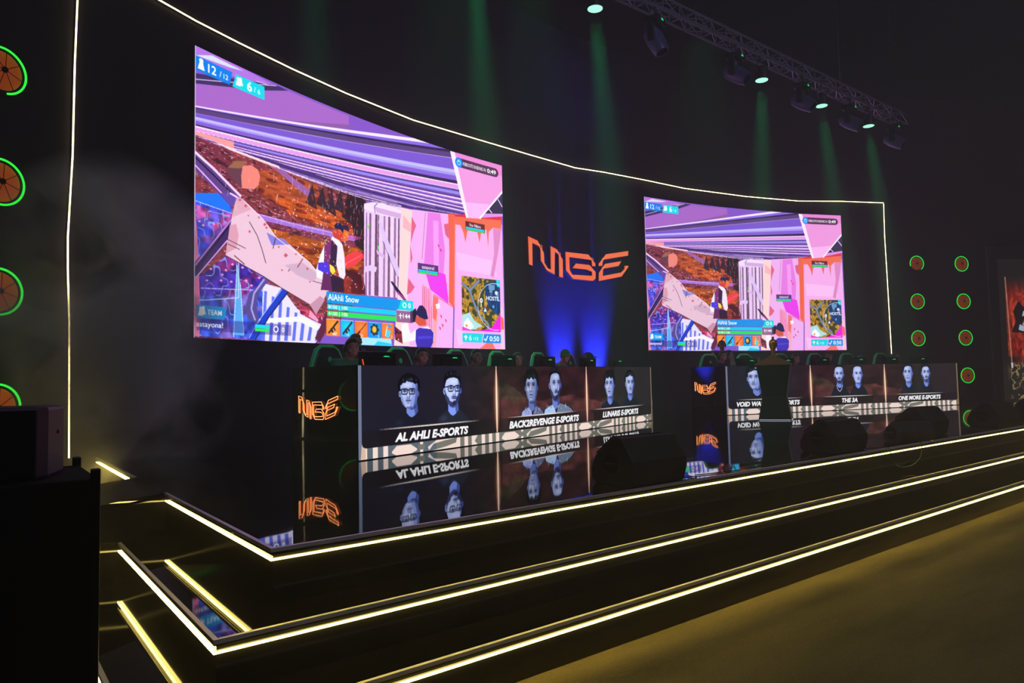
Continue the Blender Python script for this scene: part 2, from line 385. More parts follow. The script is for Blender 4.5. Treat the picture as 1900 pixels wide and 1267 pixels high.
# ------------------------------------------------------------------ painted pictures shown by the LED displays
class Cv:
    def __init__(s, w, h, bg=(0, 0, 0)): s.w, s.h = w, h; s.a = np.zeros((h, w, 3), np.float32); s.a[:] = bg
    def mask(s, pts):
        pts = np.asarray(pts, float); x = pts[:, 0]; y = pts[:, 1]
        x0, x1 = max(0, int(x.min()) - 1), min(s.w, int(x.max()) + 2); y0, y1 = max(0, int(y.min()) - 1), min(s.h, int(y.max()) + 2)
        if x1 <= x0 or y1 <= y0: return None
        X, Y = np.meshgrid(np.arange(x0, x1) + 0.5, np.arange(y0, y1) + 0.5)
        m = np.zeros(X.shape, np.float32)
        for dx, dy in ((-.25, -.25), (.25, -.25), (-.25, .25), (.25, .25)):
            c = np.zeros(X.shape, bool); n = len(x); xx = X + dx; yy = Y + dy
            for i in range(n):
                j = i - 1
                if y[i] == y[j]: continue
                t = (y[i] > yy) != (y[j] > yy)
                c ^= t & (xx < (x[j] - x[i]) * (yy - y[i]) / (y[j] - y[i]) + x[i])
            m += c * 0.25
        return x0, x1, y0, y1, m, X, Y
    def poly(s, pts, col, a=1.0, tex=None):
        r = s.mask(pts)
        if r is None: return
        x0, x1, y0, y1, m, X, Y = r
        c = np.asarray(col, np.float32) * np.ones((*X.shape, 3), np.float32)
        if tex is not None: c = tex(c, X, Y)
        m = (m * a)[..., None]
        s.a[y0:y1, x0:x1] = s.a[y0:y1, x0:x1] * (1 - m) + c * m
    def line(s, pts, wd, col, a=1.0):
        for (ax, ay), (bx, by) in zip(pts[:-1], pts[1:]):
            d = math.hypot(bx - ax, by - ay) or 1; nx, ny = -(by - ay) / d * wd / 2, (bx - ax) / d * wd / 2
            s.poly([(ax + nx, ay + ny), (bx + nx, by + ny), (bx - nx, by - ny), (ax - nx, ay - ny)], col, a)
    def oval(s, cx, cy, rx, ry, col, a=1.0, rot=0.0, n=28):
        c, q = math.cos(rot), math.sin(rot)
        s.poly([(cx + rx * math.cos(t) * c - ry * math.sin(t) * q, cy + rx * math.cos(t) * q + ry * math.sin(t) * c) for t in np.linspace(0, 2 * PI, n, endpoint=False)], col, a)
    def glow(s, cx, cy, sx, sy, col, a):
        x0, x1 = max(0, int(cx - 3 * sx)), min(s.w, int(cx + 3 * sx)); y0, y1 = max(0, int(cy - 3 * sy)), min(s.h, int(cy + 3 * sy))
        X, Y = np.meshgrid(np.arange(x0, x1) + .5, np.arange(y0, y1) + .5)
        g = (np.exp(-((X - cx) / sx) ** 2 - ((Y - cy) / sy) ** 2) * a)[..., None]
        s.a[y0:y1, x0:x1] = s.a[y0:y1, x0:x1] * (1 - g) + np.asarray(col, np.float32) * g
    def text(s, txt, x, y, h, col, width=None, bold=0.012, align='L', shear=0.0, a=1.0):
        """x, y = left (or centre) and baseline, pixels, y down; h = capital height"""
        T, wd, hh = glyph_tris(txt, bold, shear)
        k = h / 0.70; kx = k if width is None else width / max(wd, 1e-6)
        ox = x - (wd * kx / 2 if align == 'C' else 0)
        P = T.copy(); P[..., 0] = ox + P[..., 0] * kx; P[..., 1] = y - P[..., 1] * k
        x0, x1 = max(0, int(P[..., 0].min()) - 1), min(s.w, int(P[..., 0].max()) + 2); y0, y1 = max(0, int(P[..., 1].min()) - 1), min(s.h, int(P[..., 1].max()) + 2)
        if x1 <= x0 or y1 <= y0: return
        SS = 3; acc = np.zeros(((y1 - y0) * SS, (x1 - x0) * SS), bool)
        for t in P:
            q = (t - (x0, y0)) * SS
            a0, a1 = max(0, int(q[:, 0].min())), int(q[:, 0].max()) + 2; b0, b1 = max(0, int(q[:, 1].min())), int(q[:, 1].max()) + 2
            a1 = min(a1, acc.shape[1]); b1 = min(b1, acc.shape[0])
            if a1 <= a0 or b1 <= b0: continue
            X, Y = np.meshgrid(np.arange(a0, a1) + .5, np.arange(b0, b1) + .5)
            e = [(q[(i + 1) % 3, 0] - q[i, 0]) * (Y - q[i, 1]) - (q[(i + 1) % 3, 1] - q[i, 1]) * (X - q[i, 0]) for i in range(3)]
            acc[b0:b1, a0:a1] |= ((e[0] >= 0) & (e[1] >= 0) & (e[2] >= 0)) | ((e[0] <= 0) & (e[1] <= 0) & (e[2] <= 0))
        m = acc.reshape(y1 - y0, SS, x1 - x0, SS).mean(axis=(1, 3))[..., None] * a
        s.a[y0:y1, x0:x1] = s.a[y0:y1, x0:x1] * (1 - m) + np.asarray(col, np.float32) * m
_gc = {}
def glyph_tris(txt, bold, shear):
    k = (txt, bold, shear)
    if k in _gc: return _gc[k]
    cu = bpy.data.curves.new('tmp_text', 'FONT'); cu.body = txt; cu.size = 1.0; cu.offset = bold; cu.shear = shear; cu.resolution_u = 3; cu.fill_mode = 'FRONT'
    o = bpy.data.objects.new('tmp_text', cu); COL.objects.link(o)
    dg = bpy.context.evaluated_depsgraph_get(); me = bpy.data.meshes.new_from_object(o.evaluated_get(dg)); me.calc_loop_triangles()
    v = np.array([p.co[:2] for p in me.vertices]); t = np.array([l.vertices[:] for l in me.loop_triangles])
    T = v[t]; x0 = v[:, 0].min(); T = T - (x0, 0); wd = v[:, 0].max() - x0; hh = v[:, 1].max()
    bpy.data.objects.remove(o); bpy.data.curves.remove(cu); bpy.data.meshes.remove(me)
    _gc[k] = (T, wd, hh); return _gc[k]
rng = np.random.default_rng(5)
def vnoise(X, Y, sc, seed=0):
    g = np.random.default_rng(seed).random((64, 64)); x = X / sc; y = Y / sc
    xi = np.floor(x).astype(int); yi = np.floor(y).astype(int); fx = x - xi; fy = y - yi
    fx = fx * fx * (3 - 2 * fx); fy = fy * fy * (3 - 2 * fy)
    G = lambda a, b: g[b % 64, a % 64]
    return (G(xi, yi) * (1 - fx) + G(xi + 1, yi) * fx) * (1 - fy) + (G(xi, yi + 1) * (1 - fx) + G(xi + 1, yi + 1) * fx) * fy
def tex1(c, X, Y):
    n = vnoise(X * .7, Y * 1.6, 3.5, 1) * .5 + vnoise(X * .6, Y * 1.5, 14, 2) * .5; c = c * (0.7 + 0.6 * n)[..., None]
    k = (vnoise(X * 0.5, Y * 1.9, 2.6, 3) > 0.83)[..., None]; c = np.where(k, c * .4 + np.array((232, 170, 200)) * .6, c)
    k = (vnoise(X * .6, Y * 1.6, 7, 8) > 0.76)[..., None]; return np.where(k, c * 0.62, c)
def tex2(c, X, Y):
    n = vnoise(X * .6, Y * 1.9, 9, 4) * .7 + vnoise(X, Y, 2.5, 5) * .3; c = c * (0.72 + 0.55 * n)[..., None]
    k = np.clip((vnoise(X * .5, Y * 1.8, 12, 6) - .55) / .12, 0, 1)[..., None]; c = c * (1 - k * np.array((.35, .5, .2)))
    k = (vnoise(X, Y, 3, 7) > 0.9)[..., None]; return np.where(k, np.array((238, 190, 190)), c)
def tex3(c, X, Y):
    n = vnoise(X, Y * .6, 4, 9); return np.where((n > .8)[..., None], np.array((110, 45, 40)), c)
def tex4(c, X, Y):
    n = vnoise(X, Y, 22, 10); m = vnoise(X, Y, 9, 11)
    c = c * (0.6 + .7 * m)[..., None]; c = np.where((n > .62)[..., None], c * (1.9, 1.0, .8), c)
    k = (np.abs(vnoise(X, Y, 16, 12) - .5) < .02)[..., None]; return np.where(k, np.array((130, 150, 250)), c)
TEX = {1: tex1, 2: tex2, 3: tex3, 4: tex4}

# shapes of the game picture: red, green, blue, cover %, texture (or minus line width), then u, v in thousandths
GAME = [
    (128, 82, 190, 100, 0, -6, -21, 1009, -24, 998, 345, -17, 427),
    (170, 110, 215, 100, 0, -4, 3, 62, -6, 172, 8, 235, 14, 74, 53, 0, 72),
    (205, 210, 235, 100, 0, 2, 34, 40, 8, 119, 11, 83, 21),
    (60, 45, 95, 100, 0, -1, 99, 90, 57, 206, 8, 239, 9, 172, 50, -1, 135),
    (230, 200, 245, 100, -2, -1, 120, 83, 75, 206, 10),
    (230, 200, 245, 100, -1, 152, 26, 186, 21),
    (160, 98, 190, 100, 0, -1, 135, 172, 50, 239, 10, 423, 9, 422, 82, 279, 118, -1, 222),
    (120, 80, 140, 60, 0, 172, 157, 422, 48, 422, 85, 242, 138),
    (238, 222, 250, 100, 0, -12, 215, 105, 175, 244, 129, 385, 83, 525, 38, 665, -4, 805, -46, 874, -65, 874, -45, 804, -26, 665, 12, 525, 52, 384, 94, 244, 137, 105, 181, -12, 219),
    (132, 100, 220, 100, 0, -12, 219, 105, 181, 244, 137, 384, 94, 525, 52, 665, 12, 804, -26, 874, -45, 873, -24, 804, -7, 664, 28, 524, 65, 384, 103, 244, 143, 105, 185, -12, 220),
    (45, 32, 75, 100, 0, -12, 220, 105, 185, 244, 143, 384, 103, 524, 65, 664, 28, 804, -7, 873, -24, 872, -8, 803, 7, 664, 40, 524, 75, 384, 111, 244, 149, 105, 189, -12, 223),
    (88, 62, 120, 100, 0, -12, 223, 105, 189, 244, 149, 384, 111, 524, 75, 664, 40, 803, 7, 872, -8, 872, 19, 803, 34, 663, 65, 523, 98, 383, 133, 243, 169, 104, 207, -12, 240),
    (205, 180, 235, 100, 0, -12, 240, 104, 207, 243, 169, 383, 133, 523, 98, 663, 65, 803, 34, 872, 19, 872, 22, 802, 37, 663, 67, 523, 100, 383, 135, 243, 171, 104, 208, -12, 241),
    (118, 84, 200, 100, 0, -12, 241, 104, 208, 243, 171, 383, 135, 523, 100, 663, 67, 802, 37, 872, 22, 870, 84, 801, 94, 662, 117, 522, 141, 382, 168, 243, 196, 104, 226, -13, 252),
    (190, 180, 245, 100, 0, -13, 252, 104, 226, 243, 196, 382, 168, 522, 141, 662, 117, 801, 94, 870, 84, 869, 103, 800, 112, 661, 133, 522, 156, 382, 181, 242, 207, 104, 235, -13, 260),
    (160, 150, 240, 100, 0, -13, 260, 104, 235, 242, 207, 382, 181, 522, 156, 661, 133, 800, 112, 869, 103, 869, 116, 800, 125, 661, 144, 522, 165, 382, 189, 242, 214, 104, 241, -13, 265),
    (128, 90, 205, 100, 0, -13, 265, 104, 241, 242, 214, 382, 189, 522, 165, 661, 144, 800, 125, 869, 116, 868, 141, 799, 149, 661, 166, 521, 185, 381, 207, 242, 230, 103, 255, -13, 277),
    (42, 32, 72, 100, 0, -13, 277, 103, 255, 242, 230, 381, 207, 521, 185, 661, 166, 799, 149, 868, 141, 867, 158, 799, 165, 660, 180, 521, 198, 381, 217, 242, 238, 103, 261, -13, 282),
    (245, 215, 245, 100, 0, -13, 282, 103, 261, 242, 238, 381, 217, 521, 198, 660, 180, 799, 165, 867, 158, 867, 164, 799, 171, 660, 186, 521, 203, 381, 223, 242, 244, 103, 267, -14, 288),
    (222, 150, 222, 100, 0, -14, 288, 103, 267, 242, 244, 381, 223, 521, 203, 660, 186, 799, 171, 867, 164, 867, 184, 798, 190, 659, 204, 520, 220, 380, 238, 241, 259, 103, 280, -14, 300),
    (238, 215, 245, 100, 0, -14, 300, 103, 280, 241, 259, 380, 238, 520, 220, 659, 204, 798, 190, 867, 184, 867, 187, 798, 193, 659, 207, 520, 223, 380, 241, 241, 261, 103, 282, -14, 302),
    (90, 62, 155, 100, 0, -14, 302, 103, 282, 241, 261, 380, 241, 520, 223, 659, 207, 798, 193, 867, 187, 866, 199, 798, 204, 659, 217, 520, 232, 380, 248, 241, 267, 103, 288, -14, 306),
    (150, 132, 228, 100, 0, -14, 306, 103, 288, 241, 267, 380, 248, 520, 232, 659, 217, 798, 204, 866, 199, 866, 215, 797, 219, 659, 230, 519, 243, 380, 258, 241, 275, 102, 293, -14, 311),
    (105, 75, 175, 100, 0, -14, 311, 102, 293, 241, 275, 380, 258, 519, 243, 659, 230, 797, 219, 866, 215, 865, 225, 797, 229, 658, 239, 519, 251, 380, 264, 241, 280, 102, 298, -14, 314),
    (45, 32, 75, 100, 0, -14, 314, 102, 298, 241, 280, 380, 264, 519, 251, 658, 239, 797, 229, 865, 225, 865, 231, 797, 234, 658, 244, 519, 255, 380, 268, 241, 283, 102, 301, -14, 317),
    (240, 190, 238, 100, 0, -14, 317, 102, 301, 241, 283, 380, 268, 519, 255, 658, 244, 797, 234, 865, 231, 865, 240, 796, 244, 658, 251, 519, 262, 380, 274, 240, 288, 102, 304, -14, 319),
    (120, 86, 200, 100, 0, -14, 319, 102, 304, 240, 288, 380, 274, 519, 262, 658, 251, 796, 244, 865, 240, 865, 249, 796, 252, 658, 259, 519, 268, 379, 279, 240, 292, 102, 307, -14, 322),
    (50, 36, 85, 100, 0, -14, 322, 102, 307, 240, 292, 379, 279, 519, 268, 658, 259, 796, 252, 865, 249, 865, 252, 796, 255, 658, 261, 519, 270, 379, 281, 240, 294, 102, 309, -14, 324),
    (238, 200, 240, 100, 0, -14, 324, 102, 309, 240, 294, 379, 281, 519, 270, 658, 261, 796, 255, 865, 252, 864, 262, 796, 264, 658, 269, 519, 277, 379, 287, 240, 299, 102, 313, -14, 326),
    (130, 96, 205, 100, 0, -14, 326, 102, 313, 240, 299, 379, 287, 519, 277, 658, 269, 796, 264, 864, 262, 864, 270, 796, 272, 657, 276, 518, 283, 379, 291, 240, 302, 102, 315, -14, 328),
    (48, 35, 80, 100, 0, -14, 328, 102, 315, 240, 302, 379, 291, 518, 283, 657, 276, 796, 272, 864, 270, 864, 275, 795, 276, 657, 280, 518, 286, 379, 294, 240, 305, 102, 317, -14, 330),
    (225, 180, 235, 100, 0, -14, 330, 102, 317, 240, 305, 379, 294, 518, 286, 657, 280, 795, 276, 864, 275, 864, 282, 795, 283, 657, 286, 518, 291, 379, 299, 240, 309, 102, 321, -15, 332),
    (95, 66, 160, 100, 0, -15, 332, 102, 321, 240, 309, 379, 299, 518, 291, 657, 286, 795, 283, 864, 282, 864, 289, 795, 290, 657, 292, 518, 297, 379, 303, 240, 312, 102, 323, -15, 334),
    (44, 32, 76, 100, 0, -15, 334, 102, 323, 240, 312, 379, 303, 518, 297, 657, 292, 795, 290, 864, 289, 864, 293, 795, 293, 657, 295, 518, 299, 379, 306, 240, 314, 102, 325, -15, 336),
    (230, 195, 240, 100, 0, -15, 336, 102, 325, 240, 314, 379, 306, 518, 299, 657, 295, 795, 293, 864, 293, 863, 301, 795, 301, 657, 302, 518, 305, 379, 310, 240, 318, 102, 328, -15, 337),
    (110, 78, 180, 100, 0, -15, 337, 102, 328, 240, 318, 379, 310, 518, 305, 657, 302, 795, 301, 863, 301, 863, 309, 794, 308, 656, 308, 518, 310, 378, 314, 240, 321, 102, 330, -15, 339),
    (44, 32, 76, 100, 0, -15, 339, 102, 330, 240, 321, 378, 314, 518, 310, 656, 308, 794, 308, 863, 309, 863, 313, 794, 312, 656, 311, 518, 313, 378, 317, 239, 324, 101, 332, -15, 341),
    (225, 190, 238, 100, 0, -15, 341, 101, 332, 239, 324, 378, 317, 518, 313, 656, 311, 794, 312, 863, 313, 863, 319, 794, 318, 656, 317, 517, 318, 378, 321, 239, 327, 101, 334, -15, 343),
    (80, 56, 130, 100, 0, -15, 343, 101, 334, 239, 327, 378, 321, 517, 318, 656, 317, 794, 318, 863, 319, 862, 331, 794, 329, 656, 326, 517, 326, 378, 328, 239, 332, 101, 339, -15, 346),
    (70, 45, 110, 100, 0, -1, 325, 212, 328, 350, 349, 475, 360, 600, 350, 835, 324, 836, 312, 448, 311, 171, 309),
    (235, 190, 235, 100, -3, 47, 324, 350, 336, 586, 336),
    (130, 100, 200, 100, -3, 102, 326, 392, 341, 600, 342),
    (240, 205, 240, 100, -2, 170, 328, 419, 345, 600, 344),
    (150, 120, 220, 100, -4, 6, 321, 448, 332, 656, 333),
    (225, 180, 235, 100, -3, 448, 328, 656, 329, 829, 318),
    (110, 80, 180, 100, -4, 406, 324, 656, 323, 829, 312),
    (245, 225, 245, 100, -2, 225, 334, 475, 355, 600, 347),
    (245, 150, 150, 100, 0, 0, 299, 94, 287, 94, 312, 0, 311),
    (250, 205, 215, 100, 0, 47, 311, 212, 322, 215, 332, 88, 324),
    (128, 52, 60, 100, 1, -7, 314, 95, 323, 215, 332, 350, 349, 478, 356, 466, 789, 319, 998, -10, 999),
    (165, 72, 40, 100, 2, 100, 395, 212, 336, 322, 352, 346, 482, 249, 490, 167, 460),
    (112, 45, 62, 100, 1, -1, 318, 88, 328, 98, 459, 51, 437, -2, 372),
    (150, 92, 160, 100, 0, 194, 334, 225, 334, 321, 394, 293, 411),
    (190, 82, 32, 100, 2, 188, 440, 473, 434, 470, 530, 249, 508),
    (160, 110, 210, 100, 0, 139, 525, 248, 529, 345, 529, 470, 532, 469, 551, 344, 553, 248, 549, 158, 547),
    (215, 180, 240, 100, -1, 145, 528, 248, 534, 470, 536),
    (120, 50, 70, 100, 1, 158, 549, 248, 551, 344, 553, 469, 553, 469, 573, 316, 578, 185, 569),
    (170, 78, 26, 100, 2, 185, 571, 316, 580, 472, 576, 471, 626, 437, 723, 380, 782, 325, 746),
    (140, 46, 40, 100, 2, 396, 687, 438, 675, 465, 722, 484, 779, 394, 781),
    (70, 22, 30, 100, 0, 403, 677, 459, 694, 464, 751, 430, 723),
    (42, 30, 45, 90, 3, 308, 353, 288, 438, 322, 455),
    (42, 30, 45, 90, 3, 339, 350, 319, 431, 353, 448),
    (42, 30, 45, 90, 3, 367, 347, 347, 444, 381, 465),
    (42, 30, 45, 90, 3, 395, 344, 375, 430, 409, 448),
    (42, 30, 45, 90, 3, 419, 342, 398, 459, 432, 485),
    (38, 24, 34, 95, 3, 419, 354, 475, 356, 472, 588, 441, 570, 430, 475, 403, 439),
    (205, 70, 160, 60, 0, 401, 525, 466, 530, 442, 547, 407, 542),
    (98, 58, 72, 100, 0, 75, 393, 81, 381, 96, 355, 125, 343, 116, 365, 112, 449, 87, 420),
    (150, 95, 70, 100, 0, 79, 388, 96, 356, 125, 343, 116, 372, 106, 379),
    (232, 128, 118, 100, 0, 116, 365, 138, 352, 155, 361, 161, 383, 157, 419, 145, 440, 114, 448, 112, 404),
    (228, 60, 70, 100, 0, 403, 629, 440, 594, 465, 598, 468, 617, 432, 666, 403, 677),
    (245, 120, 110, 100, -3, 407, 658, 461, 607),
    (58, 70, 215, 100, 4, 0, 512, 62, 487, 89, 527, 89, 564, 4, 747, 1, 747),
    (30, 110, 235, 100, 0, 0, 512, 56, 489, 84, 524, 87, 546, 3, 537),
    (96, 80, 200, 100, 4, 3, 550, 87, 555, 84, 580, 45, 629, 4, 598),
    (70, 45, 170, 100, 4, 75, 702, 4, 807, 4, 872, 113, 845, 185, 771, 172, 735),
    (60, 90, 225, 100, 4, 4, 859, 113, 841, 185, 780, 185, 998, 1, 993),
    (90, 165, 240, 100, 0, 102, 723, 91, 982, 119, 984, 110, 795),
    (235, 120, 165, 100, 0, 0, 551, 7, 641, 15, 901, 13, 997, 1, 993, -1, 556),
    (190, 200, 255, 100, -2, 3, 537, 90, 550),
    (190, 200, 255, 100, -1, 16, 831, 185, 809),
    (215, 225, 255, 100, -3, 10, 874, 106, 849, 106, 721),
    (215, 235, 255, 100, -3, 110, 795, 119, 979),
    (215, 235, 255, 100, -3, 102, 732, 94, 990),
    (240, 150, 190, 100, 0, 17, 616, 21, 610, 25, 613, 21, 619),
    (240, 150, 190, 100, 0, 40, 603, 45, 597, 49, 601, 45, 606),
    (240, 150, 190, 100, 0, 35, 761, 39, 756, 43, 759, 39, 765),
    (240, 150, 190, 100, 0, 62, 775, 66, 770, 70, 773, 66, 779),
    (240, 150, 190, 100, 0, 86, 733, 91, 727, 95, 731, 91, 737),
    (240, 150, 190, 100, 0, 59, 796, 63, 791, 67, 794, 63, 800),
    (240, 150, 190, 100, 0, 111, 739, 116, 733, 120, 737, 116, 742),
    (240, 150, 190, 100, 0, 134, 800, 138, 794, 143, 798, 138, 803),
    (240, 150, 190, 100, 0, 154, 767, 158, 762, 163, 765, 158, 771),
    (240, 150, 190, 100, 0, 83, 796, 88, 790, 92, 794, 88, 799),
    (240, 150, 190, 100, 0, 121, 783, 125, 778, 130, 782, 125, 787),
    (240, 150, 190, 100, 0, 71, 757, 75, 752, 79, 755, 75, 761),
    (240, 150, 190, 100, 0, 26, 803, 30, 798, 34, 801, 30, 806),
    (240, 150, 190, 100, 0, 8, 605, 12, 600, 16, 603, 12, 608),
    (92, 62, 130, 100, 0, -1, 375, 0, 432, 84, 517, 132, 499, 103, 479, 3, 364),
    (235, 200, 245, 100, -12, 1, 370, 44, 407, 112, 480),
    (40, 30, 60, 100, -8, 1, 387, 50, 436, 97, 486),
    (225, 160, 225, 100, -7, 1, 414, 81, 506),
    (60, 38, 95, 100, 0, 92, 563, 94, 574, 75, 665, 4, 803, 1, 773, 1, 749),
    (185, 130, 220, 100, -6, 90, 568, 3, 756),
    (30, 20, 50, 100, -6, 84, 593, 4, 773),
    (225, 170, 230, 100, -5, 78, 650, 4, 799),
    (95, 70, 160, 100, 0, 58, 488, 100, 472, 106, 488, 89, 527),
    (235, 200, 245, 100, -8, 84, 478, 106, 488),
    (222, 214, 248, 100, 0, 168, 784, 219, 793, 262, 867, 352, 934, 313, 1000, 165, 999),
    (90, 110, 225, 100, 0, 172, 812, 179, 813, 173, 999, 164, 999),
    (90, 110, 225, 100, 0, 192, 829, 199, 830, 193, 997, 184, 998),
    (90, 110, 225, 100, 0, 212, 846, 220, 847, 214, 996, 205, 997),
    (90, 110, 225, 100, 0, 233, 864, 241, 865, 235, 995, 225, 995),
    (90, 110, 225, 100, 0, 255, 882, 263, 883, 256, 993, 247, 994),
    (90, 110, 225, 100, 0, 276, 900, 285, 902, 278, 992, 268, 992),
    (90, 110, 225, 100, 0, 299, 920, 307, 921, 300, 990, 290, 991),
    (90, 110, 225, 100, 0, 321, 939, 329, 941, 323, 989, 313, 990),
    (240, 235, 255, 100, 0, 158, 919, 277, 895, 329, 931, 321, 947, 269, 917, 158, 933),
    (80, 72, 140, 100, 0, 172, 759, 185, 766, 158, 824, 152, 863, 158, 938, 129, 922, 124, 876, 132, 828, 158, 795),
    (160, 150, 215, 100, -9, 172, 768, 145, 826, 138, 884, 148, 925),
    (28, 60, 190, 100, 0, 218, 794, 239, 805, 178, 921, 145, 996, 127, 997, 158, 928),
    (190, 195, 250, 100, -3, 219, 798, 158, 924, 132, 992),
    (20, 25, 70, 100, -6, 237, 805, 185, 906, 148, 996),
    (178, 58, 88, 100, 2, 266, 841, 314, 876, 348, 887, 355, 934, 299, 903, 271, 886),
    (235, 150, 190, 100, 0, 299, 867, 325, 905, 321, 914, 295, 893),
    (90, 30, 60, 100, 0, 348, 866, 352, 929, 328, 996, 313, 979, 336, 909),
    (224, 186, 206, 100, 0, 97, 506, 104, 484, 116, 487, 168, 542, 206, 604, 223, 600, 299, 676, 329, 721, 352, 743, 358, 772, 346, 803, 317, 883, 299, 846, 219, 793, 168, 757, 119, 728, 74, 704, 78, 655, 84, 612, 89, 560),
    (214, 160, 180, 100, 0, 97, 506, 104, 484, 116, 487, 138, 518, 112, 542, 90, 564),
    (210, 150, 172, 100, 0, 84, 593, 100, 584, 106, 624, 100, 672, 75, 697),
    (200, 165, 190, 100, 0, 227, 703, 277, 681, 329, 721, 307, 752, 262, 735),
    (130, 120, 210, 100, 0, 178, 590, 206, 604, 223, 600, 241, 619, 192, 635, 185, 615),
    (190, 140, 165, 100, 0, 317, 883, 299, 846, 329, 806, 344, 819),
    (60, 35, 60, 100, -4, 133, 565, 153, 609, 165, 654, 176, 707),
    (60, 35, 60, 100, -3, 79, 646, 124, 666),
    (60, 35, 60, 100, -3, 79, 662, 109, 674),
    (110, 50, 50, 100, -5, 95, 699, 121, 725),
    (80, 35, 50, 100, -4, 237, 725, 242, 715),
    (60, 35, 70, 100, -3, 308, 749, 352, 758),
    (40, 25, 50, 100, -4, 202, 605, 195, 648),
    (150, 40, 60, 100, -5, 279, 665, 263, 704),
    (245, 225, 235, 100, -3, 119, 492, 168, 542, 206, 604, 299, 676, 329, 721),
    (60, 30, 50, 100, -2, 75, 705, 168, 757, 219, 793, 299, 846),
    (205, 80, 105, 100, 0, 105, 495, 109, 488, 113, 492, 109, 499),
    (205, 80, 105, 100, 0, 119, 511, 124, 503, 128, 508, 124, 516),
    (205, 80, 105, 100, 0, 128, 544, 130, 539, 133, 542, 130, 547),
    (205, 80, 105, 100, 0, 155, 541, 158, 536, 161, 539, 158, 545),
    (205, 80, 105, 100, 0, 130, 602, 134, 595, 137, 600, 134, 607),
    (205, 80, 105, 100, 0, 169, 564, 173, 555, 178, 560, 173, 569),
    (205, 80, 105, 100, 0, 174, 574, 178, 567, 182, 571, 178, 578),
    (205, 80, 105, 100, 0, 208, 638, 211, 632, 214, 636, 211, 641),
    (205, 80, 105, 100, 0, 224, 666, 230, 655, 237, 663, 230, 673),
    (205, 80, 105, 100, 0, 256, 653, 259, 647, 262, 651, 259, 657),
    (205, 80, 105, 100, 0, 216, 725, 220, 720, 223, 723, 220, 728),
    (205, 80, 105, 100, 0, 296, 754, 299, 749, 302, 753, 299, 758),
    (205, 80, 105, 100, 0, 287, 704, 292, 697, 296, 702, 292, 709),
    (205, 80, 105, 100, 0, 321, 728, 326, 722, 330, 727, 326, 733),
    (226, 194, 236, 100, 0, 471, 381, 502, 359, 600, 351, 591, 776, 477, 781, 468, 722),
    (140, 95, 150, 90, 0, 477, 414, 481, 414, 477, 779, 471, 779),
    (120, 75, 120, 90, 0, 488, 413, 495, 413, 490, 779, 483, 779),
    (95, 55, 85, 90, 0, 508, 412, 516, 411, 512, 778, 502, 778),
    (70, 40, 60, 90, 0, 518, 411, 521, 411, 516, 778, 512, 778),
    (150, 110, 150, 90, 0, 537, 410, 543, 409, 538, 777, 531, 778),
    (105, 65, 95, 90, 0, 553, 408, 560, 408, 555, 777, 547, 777),
    (235, 215, 245, 90, 0, 565, 408, 568, 407, 564, 777, 559, 777),
    (130, 85, 125, 90, 0, 574, 407, 580, 407, 575, 777, 568, 777),
    (90, 55, 85, 90, 0, 588, 406, 593, 406, 588, 776, 582, 776),
    (225, 190, 235, 90, 0, 597, 405, 600, 405, 595, 776, 591, 776),
    (236, 212, 242, 100, 0, 471, 376, 502, 359, 537, 353, 599, 366, 600, 405, 536, 410, 470, 400),
    (205, 165, 215, 100, 0, 502, 378, 599, 381, 598, 405, 515, 403),
    (90, 95, 190, 100, -5, 516, 360, 505, 378, 508, 407),
    (214, 186, 238, 100, 0, 518, 440, 528, 441, 595, 660, 594, 687, 580, 670, 533, 517),
    (90, 55, 100, 100, -2, 532, 526, 580, 675),
    (220, 190, 240, 100, 0, 470, 655, 491, 644, 512, 649, 508, 672, 483, 671, 469, 684),
    (210, 170, 220, 100, 0, 510, 571, 538, 589, 537, 604, 513, 590),
    (120, 220, 90, 100, 0, 478, 472, 489, 466, 486, 486),
    (110, 210, 90, 100, 0, 515, 542, 521, 566, 515, 571),
    (246, 205, 205, 100, 0, 600, 351, 640, 351, 631, 521, 617, 717, 626, 996, 568, 996, 586, 718),
    (240, 160, 175, 70, 0, 606, 385, 636, 423, 635, 462, 604, 444),
    (232, 170, 232, 100, 0, 640, 348, 804, 325, 784, 1001, 623, 999, 617, 717),
    (215, 80, 110, 85, 0, 637, 383, 653, 422, 642, 462, 633, 511),
    (215, 80, 110, 85, 0, 630, 521, 638, 580, 631, 609),
    (215, 80, 110, 85, 0, 622, 678, 645, 717, 630, 746, 616, 756),
    (215, 80, 110, 85, 0, 758, 386, 779, 375, 776, 455, 763, 436),
    (215, 80, 110, 85, 0, 737, 506, 754, 516, 740, 536),
    (215, 80, 110, 85, 0, 769, 694, 750, 665, 757, 645),
    (225, 120, 220, 100, 0, 697, 345, 745, 337, 761, 515, 747, 754, 703, 720, 679, 617),
    (226, 60, 226, 100, 0, 682, 617, 761, 635, 771, 754, 770, 778, 703, 720),
    (240, 165, 240, 70, 0, 717, 378, 737, 377, 737, 616, 717, 616),
    (170, 60, 110, 100, -2, 688, 350, 673, 578),
    (232, 96, 72, 100, 0, 775, 327, 804, 323, 795, 798, 773, 773, 778, 515),
    (245, 130, 95, 100, -4, 802, 334, 793, 783),
    (238, 168, 228, 100, 0, 804, 333, 995, 325, 998, 1004, 789, 1001, 795, 798),
    (245, 195, 240, 60, 0, 806, 514, 952, 530, 970, 610, 813, 603),
    (250, 205, 240, 50, 0, 798, 902, 872, 932, 809, 991),
    (232, 104, 76, 100, 0, 801, 326, 993, 284, 992, 351, 957, 352, 939, 378, 935, 459, 929, 368, 919, 379, 909, 369, 900, 445, 891, 390, 861, 371, 850, 402, 842, 457, 836, 412, 823, 373, 803, 374),
    (218, 40, 60, 100, 0, 801, 322, 993, 282, 992, 303, 801, 334),
